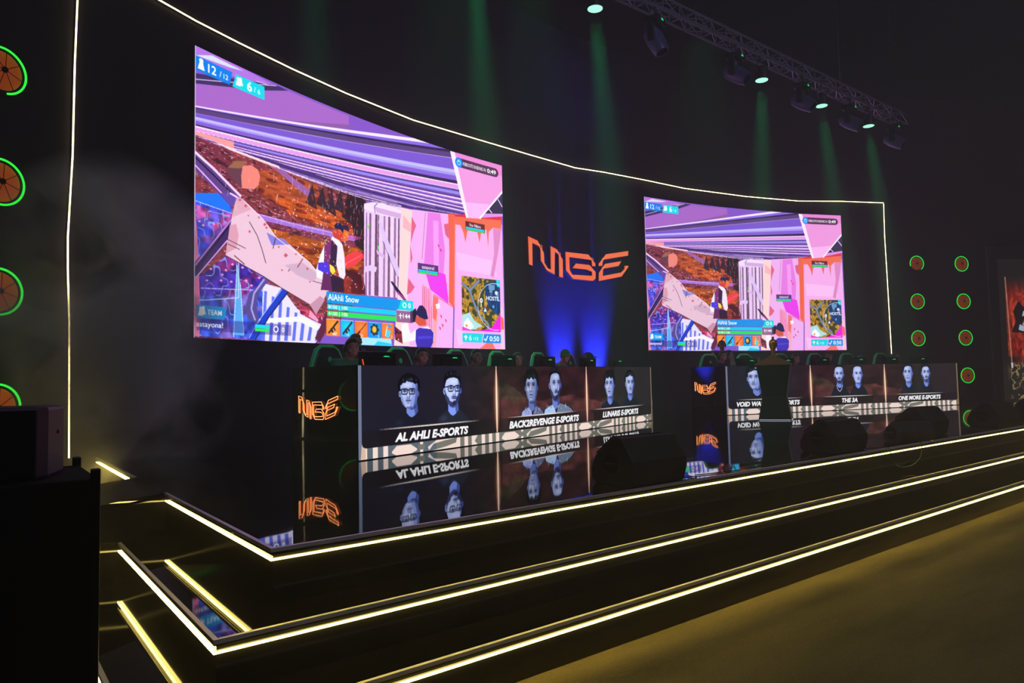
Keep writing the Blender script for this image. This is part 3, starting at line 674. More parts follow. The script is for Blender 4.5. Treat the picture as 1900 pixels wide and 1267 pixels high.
    (214, 130, 190, 100, 0, 957, 355, 992, 351, 981, 448, 956, 621, 942, 611, 960, 489),
    (238, 150, 195, 100, 0, 673, 696, 703, 720, 706, 997, 661, 997),
    (200, 45, 85, 100, -2, 674, 706, 674, 997),
    (200, 45, 85, 100, -2, 681, 711, 681, 997),
    (200, 45, 85, 100, -2, 688, 716, 688, 997),
    (200, 45, 85, 100, -2, 696, 721, 697, 997),
    (200, 45, 85, 100, -2, 705, 728, 706, 997),
    (240, 160, 170, 100, 0, 710, 740, 714, 814, 731, 823, 719, 997, 709, 997),
    (215, 60, 70, 100, -4, 713, 740, 795, 798),
    (235, 95, 75, 80, 0, 713, 745, 733, 759, 722, 873, 710, 853),
    (205, 60, 100, 100, 0, 729, 786, 737, 794, 734, 807),
    (205, 60, 100, 100, 0, 738, 835, 746, 843, 743, 857),
    (205, 60, 100, 100, 0, 743, 879, 751, 887, 748, 901),
    (205, 60, 100, 100, 0, 733, 894, 741, 902, 738, 916),
    (205, 60, 100, 100, 0, 732, 489, 740, 496, 737, 510),
    (205, 60, 100, 100, 0, 740, 508, 749, 516, 745, 530),
    (205, 60, 100, 100, 0, 756, 855, 764, 863, 761, 876),
    (250, 190, 215, 100, 0, 982, 772, 991, 782, 998, 1004, 978, 1004),
    (238, 100, 80, 100, 0, 982, 822, 993, 833, 995, 893, 983, 893),
    (235, 110, 100, 100, 0, 893, 999, 925, 963, 945, 963, 958, 1000),
    (255, 250, 250, 100, 0, 722, 789, 736, 782, 739, 803, 725, 811),
    (50, 36, 72, 100, 0, 984, 186, 1000, 153, 1001, 266, 915, 294, 944, 244),
    (235, 200, 240, 100, -7, 980, 192, 998, 229),
    (235, 200, 240, 100, -7, 940, 255, 954, 274),
    (214, 140, 225, 100, 0, 922, 285, 999, 266, 999, 280, 907, 312),
    (232, 148, 216, 100, 0, 788, 4, 1002, 0, 1000, 142, 900, 318, 849, 328),
    (226, 118, 196, 60, 0, 805, 4, 1002, 0, 1001, 59, 818, 56),
    (245, 190, 240, 70, 0, 832, 250, 944, 230, 900, 318, 849, 328),
    (250, 225, 245, 100, 0, 787, 5, 805, 5, 851, 289, 855, 326, 847, 328, 829, 243),
    (255, 240, 250, 100, -11, 1000, 144, 902, 318),
    (45, 28, 70, 100, 0, 387, 514, 399, 494, 415, 489, 420, 501, 420, 515, 401, 507, 391, 518),
    (225, 105, 50, 100, 0, 387, 519, 401, 509, 418, 516, 418, 555, 403, 562, 385, 547, 382, 529),
    (30, 30, 70, 100, 0, 373, 503, 382, 488, 396, 487, 404, 510, 401, 530, 391, 511, 377, 517),
    (200, 60, 50, 100, 0, 377, 515, 401, 530, 400, 563, 387, 564, 372, 548, 366, 537),
    (250, 235, 250, 100, 0, 367, 551, 389, 562, 399, 577, 385, 592, 363, 565),
    (232, 222, 250, 100, 0, 382, 583, 399, 577, 405, 620, 408, 705, 402, 724, 389, 715, 378, 659),
    (238, 230, 252, 100, 0, 343, 595, 332, 633, 318, 700, 319, 732, 336, 736, 341, 689),
    (122, 42, 110, 100, 0, 343, 595, 366, 563, 380, 583, 374, 697, 341, 689),
    (52, 28, 62, 100, 0, 365, 570, 384, 588, 377, 697, 358, 693),
    (70, 50, 215, 100, 0, 324, 671, 352, 660, 361, 716, 340, 708, 323, 699),
    (250, 215, 70, 100, 0, 359, 669, 372, 678, 377, 697, 368, 711, 360, 698),
    (96, 36, 88, 100, 0, 340, 708, 389, 715, 404, 776, 331, 781),
    (45, 22, 50, 100, 0, 361, 712, 402, 724, 404, 779, 366, 780),
    (28, 24, 66, 100, 0, 558, 705, 565, 703, 593, 746, 615, 783, 605, 784, 582, 755),
    (225, 60, 190, 100, -6, 582, 750, 613, 782),
    (24, 20, 44, 100, 0, 628, 834, 648, 816, 652, 879, 628, 887, 626, 850),
    (30, 26, 76, 100, 0, 648, 832, 661, 802, 673, 800, 685, 818, 693, 862, 676, 869, 650, 848),
    (205, 80, 60, 100, 0, 649, 851, 684, 868, 686, 892, 660, 900, 644, 880),
    (240, 232, 252, 100, 0, 596, 895, 616, 888, 627, 939, 647, 916, 692, 897, 715, 928, 712, 965, 700, 998, 643, 969, 595, 982),
    (58, 42, 170, 100, 0, 647, 919, 660, 908, 701, 910, 713, 928, 710, 976, 700, 1001, 651, 1003, 645, 969),
    (90, 80, 235, 50, 0, 651, 948, 708, 944, 704, 955, 653, 961),
    (120, 40, 50, 100, 2, 571, 907, 596, 931, 599, 987, 572, 968),
    (160, 220, 240, 100, 0, 455, 963, 558, 963, 561, 999, 454, 998),
    (40, 190, 235, 100, 0, 513, 979, 561, 989, 561, 999, 499, 999)]
GW, GH = 880, 500
def paint_game():
    c = Cv(GW, GH, (120, 80, 190))
    for e in GAME:
        col = e[:3]; a = e[3] / 100; n = e[4]
        v = [q / 1000 for q in e[5:]]; pts = [(x * GW, y * GH) for x, y in zip(v[::2], v[1::2])]
        if n < 0: c.line(pts, max(1.2, -n * 0.42), col, a)
        else: c.poly(pts, col, a, TEX.get(n))
    S = lambda *v: [(x * GW, y * GH) for x, y in zip(v[::2], v[1::2])]
    Wt = (245, 248, 255)
    def tx(s, x, y, h, col=Wt, w=None, b=.014, **k): c.text(s, x * GW, y * GH, h * GH, col, None if w is None else w * GW, b, **k)
    # rain
    r = np.random.default_rng(3)
    for _ in range(90):
        x, y = r.uniform(.02, .5), r.uniform(.33, .62); L_ = r.uniform(.01, .03)
        c.line(S(x, y, x - .002, y + L_), 1.0, (225, 200, 225), .6)
    for _ in range(70):
        x, y = r.uniform(.30, .42), r.uniform(.52, .72)
        c.oval(x * GW, y * GH, 1.6, 1.2, (240, 190, 170) if r.random() < .6 else (200, 190, 60), .8)
    # counters, top left
    c.poly(S(0, .034, .090, .034, .083, .085, 0, .085), (8, 120, 222)); c.poly(S(.099, .035, .173, .035, .173, .086, .090, .086), (12, 205, 220))
    def pawn(x, y, k):
        c.oval(x * GW, (y - .013 * k) * GH, 4.2 * k, 4.2 * k, Wt); c.poly(S(x - .008 * k, y + .018 * k, x - .004 * k, y - .006 * k, x + .004 * k, y - .006 * k, x + .008 * k, y + .018 * k), Wt)
    pawn(.015, .058, 1); tx('12', .031, .074, .030); tx('/', .058, .072, .022, b=0.004); tx('12', .068, .072, .018, b=.006)
    pawn(.1045, .060, .8); pawn(.111, .056, .7); tx('6', .127, .076, .034, b=.022); tx('/', .145, .072, .02, b=.004); tx('6', .155, .073, .018, b=.008)
    # countdown pill
    def pill(x0, x1, y0, y1, col, a=1.0):
        rr = (y1 - y0) / 2 * GH; cy = (y0 + y1) / 2 * GH; p = []
        for t in np.linspace(-PI / 2, PI / 2, 9): p.append((x1 * GW - rr + rr * math.cos(t), cy + rr * math.sin(t)))
        for t in np.linspace(PI / 2, 3 * PI / 2, 9): p.append((x0 * GW + rr + rr * math.cos(t), cy + rr * math.sin(t)))
        c.poly(p, col, a)
    pill(.806, .984, .026, .074, (86, 40, 78)); c.oval(.821 * GW, .050 * GH, 13, 13, (20, 130, 245)); c.oval(.821 * GW, .051 * GH, 7, 7, (150, 225, 255)); c.oval(.821 * GW, .051 * GH, 4.5, 4.5, (20, 130, 245)); c.line(S(.821, .035, .821, .05), 3, (150, 225, 255))
    tx('REBOOTS ENDING IN', .838, .059, .017, w=.093, b=.012); tx('0:49', .937, .061, .022, w=.036, b=.02)
    # name tags
    for x0, x1, y0, y1, t, col in ((.843, .922, .345, .388, 'Vw Nbrx', (96, 22, 40)), (.657, .734, .598, .643, 'astayona!', (88, 38, 110))):
        c.poly(S(x0, y0, x1, y0, x1, y1 + .004, x0, y1 + .004), col, .95); tx(t, (x0 + x1) / 2, y0 + .024, .016, w=.6 * (x1 - x0), b=.01, align='C')
        c.poly(S(x0 + .002, y1 - .014, x1 - .002, y1 - .014, x1 - .002, y1 - .006, x0 + .002, y1 - .006), (20, 200, 240)); c.poly(S(x0 + .002, y1 - .005, x1 - .002, y1 - .005, x1 - .002, y1 + .003, x0 + .002, y1 + .003), (50, 215, 90))
    # team box
    c.poly(S(.006, .888, .077, .888, .071, .932, .006, .932), (0, 148, 225)); pawn(.016, .910, .8); pawn(.022, .906, .7); tx('TEAM', .031, .919, .018, w=.034, b=.016)
    c.poly(S(.006, .933, .245, .933, .245, .975, .006, .975), (40, 30, 110), .45); tx('astayona!', .006, .961, .018, w=.062, b=.01)
    c.poly(S(.148, .940, .185, .940, .185, .952, .148, .952), (20, 205, 240)); c.poly(S(.148, .953, .185, .953, .185, .965, .148, .965), (50, 215, 90))
    c.oval(.203 * GW, .953 * GH, 6, 6, Wt); c.oval(.203 * GW, .953 * GH, 4, 4, (90, 80, 170)); tx('0', .219, .962, .018, b=.016)
    # player plate and bars
    c.poly(S(.348, .784, .595, .784, .585, .831, .350, .831), (0, 140, 222)); c.poly(S(.595, .784, .638, .784, .638, .831, .583, .831), (10, 205, 220))
    tx('AlAhli Snow', .353, .818, .026, w=.098, b=.014); c.oval(.607 * GW, .807 * GH, 6.5, 6.5, Wt); c.oval(.607 * GW, .807 * GH, 4, 4, (10, 205, 220)); tx('0', .620, .819, .024, b=.018)
    for y, col in ((.836, (14, 196, 226)), (.863, (40, 214, 84))):
        c.poly(S(.351, y, .577, y, .577, y + .0215, .351, y + .0215), col); tx('100 | 100', .364, y + .017, .014, w=.05, b=.01)
    c.poly(S(.3545, .841, .361, .841, .3605, .850, .3578, .854, .355, .850), Wt); c.line(S(.3578, .867, .3578, .880), 2, Wt); c.line(S(.3545, .8735, .361, .8735), 2, Wt)
    c.poly(S(.578, .834, .636, .834, .636, .888, .578, .888), (110, 60, 110), .75); tx('144', .601, .868, .020, w=.026, b=.014); c.line(S(.592, .846, .592, .872), 2, Wt); c.line(S(.586, .857, .599, .857), 2, Wt)
    # item slots
    n_ = ['447', '15', '51', '5', '2']
    for i, col in enumerate(((246, 128, 36), (16, 176, 226), (238, 108, 34), (10, 142, 226), (240, 116, 40))):
        x0 = .348 + .0447 * i; c.poly(S(x0, .896, x0 + .041, .896, x0 + .041, .966, x0, .966), col); c.glow((x0 + .02) * GW, .93 * GH, 12, 12, tuple(min(255, q + 50) for q in col), .6)
        c.line([(x0 * GW, .897 * GH), ((x0 + .041) * GW, .897 * GH)], 1, (240, 220, 230), .7)
        dk = (40, 36, 44)
        if i in (0, 1): c.line(S(x0 + .006, .956, x0 + .036, .902), 4.5, dk); c.line(S(x0 + .014, .934, x0 + .020, .953), 5, dk); c.line(S(x0 + .020, .925, x0 + .027, .943), 4, dk)
        if i == 2: c.line(S(x0 + .006, .956, x0 + .038, .902), 2.6, (110, 60, 50)); c.line(S(x0 + .006, .956, x0 + .016, .94), 5, (60, 40, 40))
        if i == 3: c.oval((x0 + .02) * GW, .929 * GH, 11, 12, (60, 60, 66)); c.oval((x0 + .019) * GW, .928 * GH, 6, 7, (236, 180, 40)); [c.oval((x0 + .02 + .012 * math.cos(t)) * GW, (.929 + .022 * math.sin(t)) * GH, 3, 3, (40, 42, 50)) for t in np.linspace(0, 2 * PI, 8)]
        if i == 4: c.poly(S(x0 + .012, .955, x0 + .019, .908, x0 + .034, .914, x0 + .025, .960), (230, 120, 70)); c.poly(S(x0 + .011, .956, x0 + .016, .925, x0 + .031, .930, x0 + .024, .962), (80, 200, 236)); c.line(S(x0 + .019, .905, x0 + .034, .912), 5, (30, 160, 220)); c.line(S(x0 + .012, .955, x0 + .019, .908), 1.5, Wt)
        tx(n_[i], x0 + (.018 if i < 3 else .031), .963, .012, b=.012)
    # mini map
    x0, x1, y0, y1 = .824, .981, .631, .908
    def texm(cc, X, Y):
        n = vnoise(X, Y, 9, 20); m = vnoise(X, Y, 3.6, 21); cc = cc * (.6 + .8 * m)[..., None]
        cc = np.where((n > .58)[..., None], np.array((58, 62, 28)), cc); return np.where((m > .82)[..., None], np.array((20, 70, 60)), cc)
    mp = lambda *v: [((x0 + x * (x1 - x0)) * GW, (y0 + y * (y1 - y0)) * GH) for x, y in zip(v[::2], v[1::2])]
    c.poly(mp(0, 0, 1, 0, 1, 1, 0, 1), (176, 132, 34), 1, texm)
    c.poly(mp(.62, .08, 1, 0, 1, .62, .9, .66, .72, .56, .6, .34), (14, 52, 104), 1, lambda cc, X, Y: cc * (.6 + .9 * vnoise(X, Y, 5, 22))[..., None])
    c.poly(mp(0, .72, .2, .66, .3, .8, .52, .9, .3, .98, 0, .96), (170, 214, 220)); c.poly(mp(.04, .86, .14, .76, .3, .92, .2, .99, .05, .95), (236, 244, 245)); c.oval(*mp(.11, .91)[0], 4, 4, (240, 150, 60))
    for wd, col in ((8, (70, 84, 110)), (5.5, (120, 136, 166))):
        c.line(mp(0, .12, .2, .25, .32, .5, .46, .72, .66, .84, .68, .94), wd, col); c.line(mp(.2, .27, .34, .14, .46, .04), wd, col)
    for q in ((.7, .1, .86, .2), (.72, .2, .8, .26), (.9, .22, .96, .34), (.74, .28, .78, .3)): c.poly(mp(q[0], q[1], q[2], q[1], q[2], q[3], q[0], q[3]), (120, 170, 210), .8)
    c.poly(mp(.9, 0, 1, 0, 1, .14, .92, .12), (40, 200, 225)); c.poly(mp(0, .93, .3, 1, .6, .97, .76, .92, .92, .76, 1, .62, 1, 1, 0, 1), (226, 60, 200)); c.poly(mp(.3, 1, .6, .97, .76, .92, .92, .76, 1, .62, 1, 1), (232, 20, 214))
    cx, cy = mp(.86, .52)[0]; ring = [(cx + 62 * math.cos(t), cy + 62 * math.sin(t)) for t in np.linspace(.35, 5.2, 50)]; ring = [q for q in ring if q[0] < x1 * GW]; 
    for p, q in zip(ring[:-1], ring[1:]):
        if math.hypot(p[0] - q[0], p[1] - q[1]) < 14: c.line([p, q], 1.4, (225, 235, 245))
    c.text('HOSTIL', *mp(.63, .40)[0], 10.5, Wt, width=.36 * (x1 - x0) * GW, bold=.014)
    c.oval(*mp(.5, .42)[0], 5, 6, Wt); c.oval(*mp(.5, .42)[0], 2.2, 2.6, (120, 60, 160)); c.line(mp(.5, .46, .5, .54), 2, Wt); c.oval(*mp(.59, .6)[0], 8, 8, (40, 70, 140)); c.poly(mp(.56, .63, .6, .55, .64, .62), (240, 236, 190)); c.oval(*mp(.82, .52)[0], 4, 4, (120, 150, 200)); c.oval(*mp(.9, .25)[0], 5, 5, (235, 220, 235))
    # lower right counters
    c.poly(S(.824, .921, .908, .921, .901, .967, .824, .967), (12, 205, 214)); c.poly(S(.912, .921, .981, .921, .981, .967, .905, .967), (4, 136, 216))
    c.poly(S(.829, .944, .837, .930, .846, .944, .839, .944, .839, .957, .835, .957, .835, .944), Wt); tx('6', .851, .957, .025, b=.02); tx('/12', .868, .955, .016, w=.020, b=.006)
    c.line(S(.912, .946, .918, .957), 3, Wt); c.line(S(.918, .957, .927, .930), 3, Wt); tx('0:50', .934, .957, .026, w=.040, b=.018)
    c.a[:, :2] = (200, 180, 220)
    return c.a

def srgb2lin(a):
    a = np.clip(a / 255, 0, 1); return np.where(a <= 0.04045, a / 12.92, ((a + 0.055) / 1.055) ** 2.4)
def disp_mat(name, strength):
    m = bpy.data.materials.new(name); m.use_nodes = True; nt = m.node_tree; nt.nodes.clear()
    at = nt.nodes.new('ShaderNodeVertexColor'); at.layer_name = 'picture'
    e = nt.nodes.new('ShaderNodeEmission'); e.inputs[1].default_value = strength; o = nt.nodes.new('ShaderNodeOutputMaterial')
    nt.links.new(at.outputs[0], e.inputs[0]); nt.links.new(e.outputs[0], o.inputs[0]); m.cycles.emission_sampling = SAMP
    return m
SAMP = 'AUTO'
def display(name, img, fn, m, parent=None):
    """img rows top to bottom; fn(U, V) arrays in 0..1 (V down) -> (...,3) coordinates"""
    h, w, _ = img.shape
    U, V = np.meshgrid(np.linspace(0, 1, w), np.linspace(0, 1, h)); co = fn(U, V).reshape(-1, 3).astype(np.float32)
    idx = np.arange(h * w).reshape(h, w)
    q = np.stack([idx[:-1, :-1], idx[1:, :-1], idx[1:, 1:], idx[:-1, 1:]], -1).reshape(-1, 4).astype(np.int32)
    me = bpy.data.meshes.new(name); me.vertices.add(len(co)); me.vertices.foreach_set('co', co.ravel())
    me.loops.add(q.size); me.loops.foreach_set('vertex_index', q.ravel()); me.polygons.add(len(q))
    me.polygons.foreach_set('loop_start', np.arange(0, q.size, 4, dtype=np.int32)); me.polygons.foreach_set('loop_total', np.full(len(q), 4, np.int32))
    me.update(calc_edges=True)
    ca = me.color_attributes.new('picture', 'FLOAT_COLOR', 'POINT')
    rgba = np.ones((h * w, 4), np.float32); rgba[:, :3] = srgb2lin(img).reshape(-1, 3); ca.data.foreach_set('color', rgba.ravel())
    me.materials.append(m); o = bpy.data.objects.new(name, me); COL.objects.link(o)
    if parent: o.parent = parent
    return o

M['display'] = disp_mat('led_display', 1.4)
game = paint_game()
for a0, a1, z0, z1, lab in ((-9.81, -2.57, 1.48, 5.58, 'giant curved LED screen showing a battle game, the larger-looking one on the left'), (2.2, 9.28, 1.50, 5.58, 'giant curved LED screen showing the same game, right of the orange logo')):
    org = onw((a0 + a1) / 2, z0)
    s = empty('led_screen', lab, 'screen', org, 0, 'two giant screens on the curved wall')
    def fn(U, V):
        t = (a0 + (a1 - a0) * U) / WR; r = WR - 0.10
        return np.stack([WC[0] + r * np.sin(t) - org.x, WC[1] + r * np.cos(t) - org.y, z1 + (z0 - z1) * V - org.z], -1)
    display('display', game, fn, M['display'], s)
    cb = MB(); n = 24
    for i in range(n):
        b0 = a0 - .02 + (a1 - a0 + .04) * i / n; b1 = a0 - .02 + (a1 - a0 + .04) * (i + 1) / n
        q = [onw(b, z, o_) - org for b in (b0, b1) for o_ in (0.0, 0.09) for z in (z0 - .02, z1 + .02)]
        cb.add(q, [(0, 1, 3, 2), (4, 6, 7, 5), (0, 4, 5, 1), (2, 3, 7, 6), (0, 2, 6, 4), (1, 5, 7, 3)])
    cb.build('cabinet', M['matte'], s)

# ------------------------------------------------------------------ letters on the wall
LET = {'letter_m': [(-1.843, 4.08), (-1.534, 4.014), (-1.338, 3.746), (-1.326, 3.508), (-1.253, 3.402), (-1.126, 3.38), (-1.12, 3.934), (-0.908, 3.877), (-0.719, 3.642), (-0.726, 3.204), (-0.858, 3.222), (-0.853, 3.762), (-0.976, 3.798), (-1.001, 3.259), (-1.236, 3.328), (-1.448, 3.553), (-1.45, 3.869), (-1.704, 3.93), (-1.712, 3.402), (-1.832, 3.429)],
'letter_g': [(-0.63, 3.847), (0.145, 3.857), (0.38, 3.645), (0.377, 3.57), (0.256, 3.569), (0.253, 3.718), (-0.5, 3.721), (-0.498, 3.419), (-0.414, 3.315), (0.247, 3.335), (0.251, 3.425), (0.071, 3.465), (-0.417, 3.466), (-0.285, 3.597), (0.176, 3.598), (0.381, 3.435), (0.375, 3.27), (0.283, 3.201), (-0.398, 3.2), (-0.629, 3.399)],
'letter_e_top': [(0.483, 3.587), (0.486, 3.654), (0.749, 3.918), (1.539, 4.07), (1.526, 3.938), (0.649, 3.758), (0.614, 3.604)],
'letter_e_base': [(0.486, 3.428), (0.707, 3.671), (1.287, 3.785), (1.179, 3.641), (0.64, 3.53), (0.622, 3.362), (1.256, 3.492), (1.375, 3.584), (1.387, 3.672), (1.525, 3.688), (1.519, 3.641), (1.272, 3.376), (0.474, 3.208)]}
def shrink(poly, d):
    n = len(poly); ar = sum(poly[i][0] * poly[(i + 1) % n][1] - poly[(i + 1) % n][0] * poly[i][1] for i in range(n)); sg = 1 if ar > 0 else -1; o = []
    for i in range(n):
        p0, p1, p2 = Vector(poly[i - 1]), Vector(poly[i]), Vector(poly[(i + 1) % n])
        e0 = (p1 - p0).normalized(); e1 = (p2 - p1).normalized()
        n0 = Vector((-e0.y, e0.x)) * sg; n1 = Vector((-e1.y, e1.x)) * sg
        b_ = n0 + n1; b_ = b_ / max(b_.dot(n0), 0.35) if b_.length > 1e-6 else n0
        o.append(tuple(p1 + b_ * d))
    return o
lo = onw(-0.15, 3.2)
logo = empty('wall_logo', 'glowing orange angular letters mounted on the wall between the two big screens', 'sign', lo)
for k, poly in LET.items():
    b = MB(); b.prism(poly, lambda x, y, d: onw(x, y, d) - lo, 0.06, 0.15); o = b.build('letter', [M['black']], logo)
    f = MB(); f.prism(shrink(poly, 0.006), lambda x, y, d: onw(x, y, d) - lo, 0.145, 0.158); f.build('lit_face', M['logo'], o)
    f = MB(); pc = shrink(poly, 0.045); f.tube([onw(x, y, 0.16) - lo for x, y in pc], 0.006, 5, closed=True); f.build('inner_tube', M['logoin'], o)
    for x, y in pc[::5]:
        st = MB(); st.tube([onw(x, y, 0.0) - lo, onw(x, y, 0.08) - lo], 0.012, 6); st.build('standoff', M['metal'], o)

# ------------------------------------------------------------------ player desks
PX = 170  # picture cells per metre on the desk fronts
LT, MD, DK, VD = np.array((176, 190, 244)), np.array((112, 134, 214)), np.array((44, 54, 110)), np.array((12, 13, 24))
def face(c, cx, cz, w, h, hair=0, glasses=False, beard=0, turn=0.0, shirt=(20, 22, 36), tone=1.0, chain=False, neckdx=0.0, bright=None, sh=(1.0, 1.0)):
    """head and shoulders: centre cx (m from the left end), cz (m above the floor), w, h = head width and height"""
    X = lambda x: x * PX; Y = lambda z: (1.0 - z) * PX
    P_ = lambda *v: [(X(cx + x * w), Y(cz + z * h)) for x, z in zip(v[::2], v[1::2])]
    G = lambda x, z, sx, sz, col, a: c.glow(X(cx + x * w), Y(cz + z * h), sx * w * PX, sz * h * PX, col, a)
    O = lambda x, z, rx, rz, col, a=1.0: c.oval(X(cx + x * w), Y(cz + z * h), rx * w * PX, rz * h * PX, col, a)
    lt, md, dk = LT * tone, MD * tone, DK * tone
    hc = (7, 7, 11); r = np.random.default_rng(int(cx * 100) + 3)
    zb = (0.305 - cz) / h
    if hair == 1:
        for t in np.linspace(-.35, PI + .35, 26): O(.50 * math.cos(t) + r.uniform(-.03, .03), .24 + .32 * math.sin(t) + r.uniform(-.02, .02), .12, .10, hc)
    if hair == 2: c.poly(P_(-.56, -.02, -.60, .30, -.46, .52, -.1, .63, .3, .62, .54, .48, .62, .25, .56, -.08), hc)
    # shoulders
    c.poly(P_(-.98 * a_(sh, 0), zb, -.90 * a_(sh, 0), zb + .14, -.50 * a_(sh, 0), -.66, -.16, -.56, .28, -.56, .58 * sh[1], -.66, .98 * sh[1], zb + .14, 1.12 * sh[1], zb), shirt)
    G(-.55, zb + .16, .22, .10, tuple(min(255, q * 2.1) for q in shirt), .5)
    if bright is not None:
        c.poly(P_(-.92 * sh[0], zb, -.84 * sh[0], zb + .14, -.45 * sh[0], -.68, -.14, -.62, 0, zb), bright); c.poly(P_(.06, zb, .3, -.60, .56 * sh[1], -.67, .92 * sh[1], zb + .12, 1.06 * sh[1], zb), tuple(q * .62 for q in bright))
        for _ in range(34):
            x, z = r.uniform(-.78 * sh[0], .9 * sh[1]), r.uniform(zb + .02, -.70); c.line(P_(x, z, x + r.uniform(-.10, .10), z + r.uniform(.04, .12)), 1.8, np.minimum(255, np.array(bright) * r.choice((.4, .7, 1.3))), .6)
        c.poly(P_(-.24, -.60, -.02, -.84, .10, -.84, .30, -.58, .18, -.70, .02, -.76, -.14, -.70), (22, 22, 34))
    # neck with the jaw's shade
    nx = neckdx
    c.poly(P_(-.26 + nx, -.25, .30 + nx, -.25, .36 + nx, -.62, .18 + nx, -.74, .02 + nx, -.80, -.12 + nx, -.76, -.28 + nx, -.64), md)
    c.poly(P_(.08 + nx, -.30, .31 + nx, -.25, .36 + nx, -.62, .20 + nx, -.72), dk * 1.2, .8); c.poly(P_(-.26 + nx, -.30, .30 + nx, -.30, .26 + nx, -.50, .02 + nx, -.56, -.20 + nx, -.50), dk, .75)
    if chain: c.line(P_(-.30, -.60, -.22, -.86, 0, -1.0, .2, -.86, .32, -.62), 2, (190, 200, 225))
    # ears and head
    O(-.50, -.02, .065, .10, lt * .8); O(-.50, -.02, .03, .05, dk); O(.50, -.03, .06, .095, dk * 1.5)
    hd = P_(-.47, .25, -.48, .0, -.45, -.20, -.35, -.36, -.20, -.47, 0, -.515, .20, -.47, .35, -.36, .44, -.20, .475, .0, .47, .25, .38, .42, .15, .50, -.15, .50, -.38, .42)
    c.poly(hd, lt * .93)
    def shade(poly, col, a):
        m = c.mask(poly)
        c.poly(poly, col, a)
    shade(P_(.24 + turn, .48, .47, .25, .475, .0, .44, -.20, .35, -.36, .20, -.47, .06 + turn, -.51, .12 + turn, -.30, .22 + turn, -.10, .20 + turn, .1), md, .62)
    shade(P_(.36, .36, .47, .25, .475, .0, .44, -.20, .35, -.36, .20, -.47, .30, -.22, .36, .0), dk, .55)
    shade(P_(-.47, .22, -.48, .0, -.45, -.20, -.35, -.36, -.20, -.47, -.30, -.28, -.40, -.05), md * .8, .55)
    shade(P_(-.20, -.47, 0, -.515, .20, -.47, .12, -.43, -.12, -.43), dk, .55)
    t = turn
    G(t - .05, .27, .22, .07, (222, 230, 255), .55); G(t - .24, -.06, .10, .06, (222, 230, 255), .55); G(t + .22, -.06, .07, .05, lt, .5); G(t, -.41, .08, .03, (205, 215, 250), .4)
    ex = .205
    for s_ in (-1, 1):
        x = s_ * ex + t
        G(x, .09, .12, .05, dk * .8, .85)
        O(x, .048, .080, .024, (196, 206, 244)); O(x + .004, .050, .036, .027, (10, 10, 24)); O(x - .01, .058, .011, .008, (235, 240, 255))
        c.line(P_(x - .085, .052, x - .03, .074, x + .04, .074, x + .088, .050), 1.6, (12, 12, 26)); G(x, .005, .08, .012, md * .7, .5)
        q = P_(x - .13, .12 if s_ < 0 else .145, x - .04, .165, x + .06, .162, x + .135, .145 if s_ < 0 else .12, x + .05, .135, x - .05, .137)
        c.poly(q, (12, 12, 26))
    # nose
    c.poly(P_(-.035 + t, .10, .03 + t, .10, .045 + t, -.09, .02 + t, -.12, -.05 + t, -.10), (214, 223, 255), .55); c.poly(P_(.03 + t, .10, .06 + t, .06, .10 + t, -.10, .05 + t, -.125), dk * 1.3, .7)
    O(t - .055, -.125, .028, .014, (18, 20, 46)); O(t + .055, -.125, .028, .014, (18, 20, 46)); G(t, -.15, .09, .012, dk, .5)
    # beard and mouth
    if beard:
        k = .30 + .26 * (beard > 1)
        for rr in (1.0, .9):
            c.poly(P_(-.47, .0, -.45, -.20, -.35, -.36, -.20, -.47, 0, -.515, .20, -.47, .35, -.36, .44, -.20, .47, .0, .38 * rr, -.16, .26 * rr, -.22, .18 * rr, -.33, 0, -.37, -.18 * rr, -.33, -.26 * rr, -.22, -.38 * rr, -.16), (26, 30, 62), k)
        O(t, -.40, .10, .07, (20, 22, 48), .7); c.poly(P_(-.19 + t, -.22, -.10 + t, -.17, .10 + t, -.17, .19 + t, -.22, .19 + t, -.30, .16 + t, -.22, -.16 + t, -.22, -.19 + t, -.30), (20, 22, 48), .8)
    elif hair in (1, 3): c.poly(P_(-.16 + t, -.21, -.06 + t, -.175, .06 + t, -.175, .16 + t, -.21, .06 + t, -.205, -.06 + t, -.205), (30, 34, 72), .8)
    c.poly(P_(-.15 + t, -.245, -.05 + t, -.222, t, -.23, .05 + t, -.222, .15 + t, -.245, .05 + t, -.255, -.05 + t, -.255), (84, 88, 150)); c.poly(P_(-.13 + t, -.256, .13 + t, -.256, .06 + t, -.296, -.06 + t, -.296), (132, 138, 206)); c.line(P_(-.15 + t, -.250, .15 + t, -.250), 1.4, (16, 16, 36)); G(t, -.325, .09, .014, dk, .6)
    # hair over the brow
    if hair == 0:
        c.poly(P_(-.52, .06, -.54, .34, -.42, .52, -.15, .62, .15, .62, .42, .52, .54, .34, .51, .06, .47, .12, .43, .26, .32, .36, .1, .40, -.2, .38, -.36, .32, -.43, .20, -.47, .08), hc)
        for _ in range(16): x = r.uniform(-.42, .42); c.line(P_(x, .48 - .3 * x * x, x + r.uniform(-.08, .08), .58 - .4 * x * x), 1.2, (46, 52, 86), .6)
    if hair == 1:
        for _ in range(34): x = r.uniform(-.50, .50); O(x, .45 - .5 * x * x + r.uniform(-.05, .07), r.uniform(.05, .10), r.uniform(.035, .065), hc)
        for _ in range(18): x = r.uniform(-.40, .40); c.line(P_(x, .40 - .3 * x * x + r.uniform(-.04, .08), x + r.uniform(-.06, .06), .44 - .3 * x * x + r.uniform(-.02, .1)), 1.3, (70, 78, 124), .7)
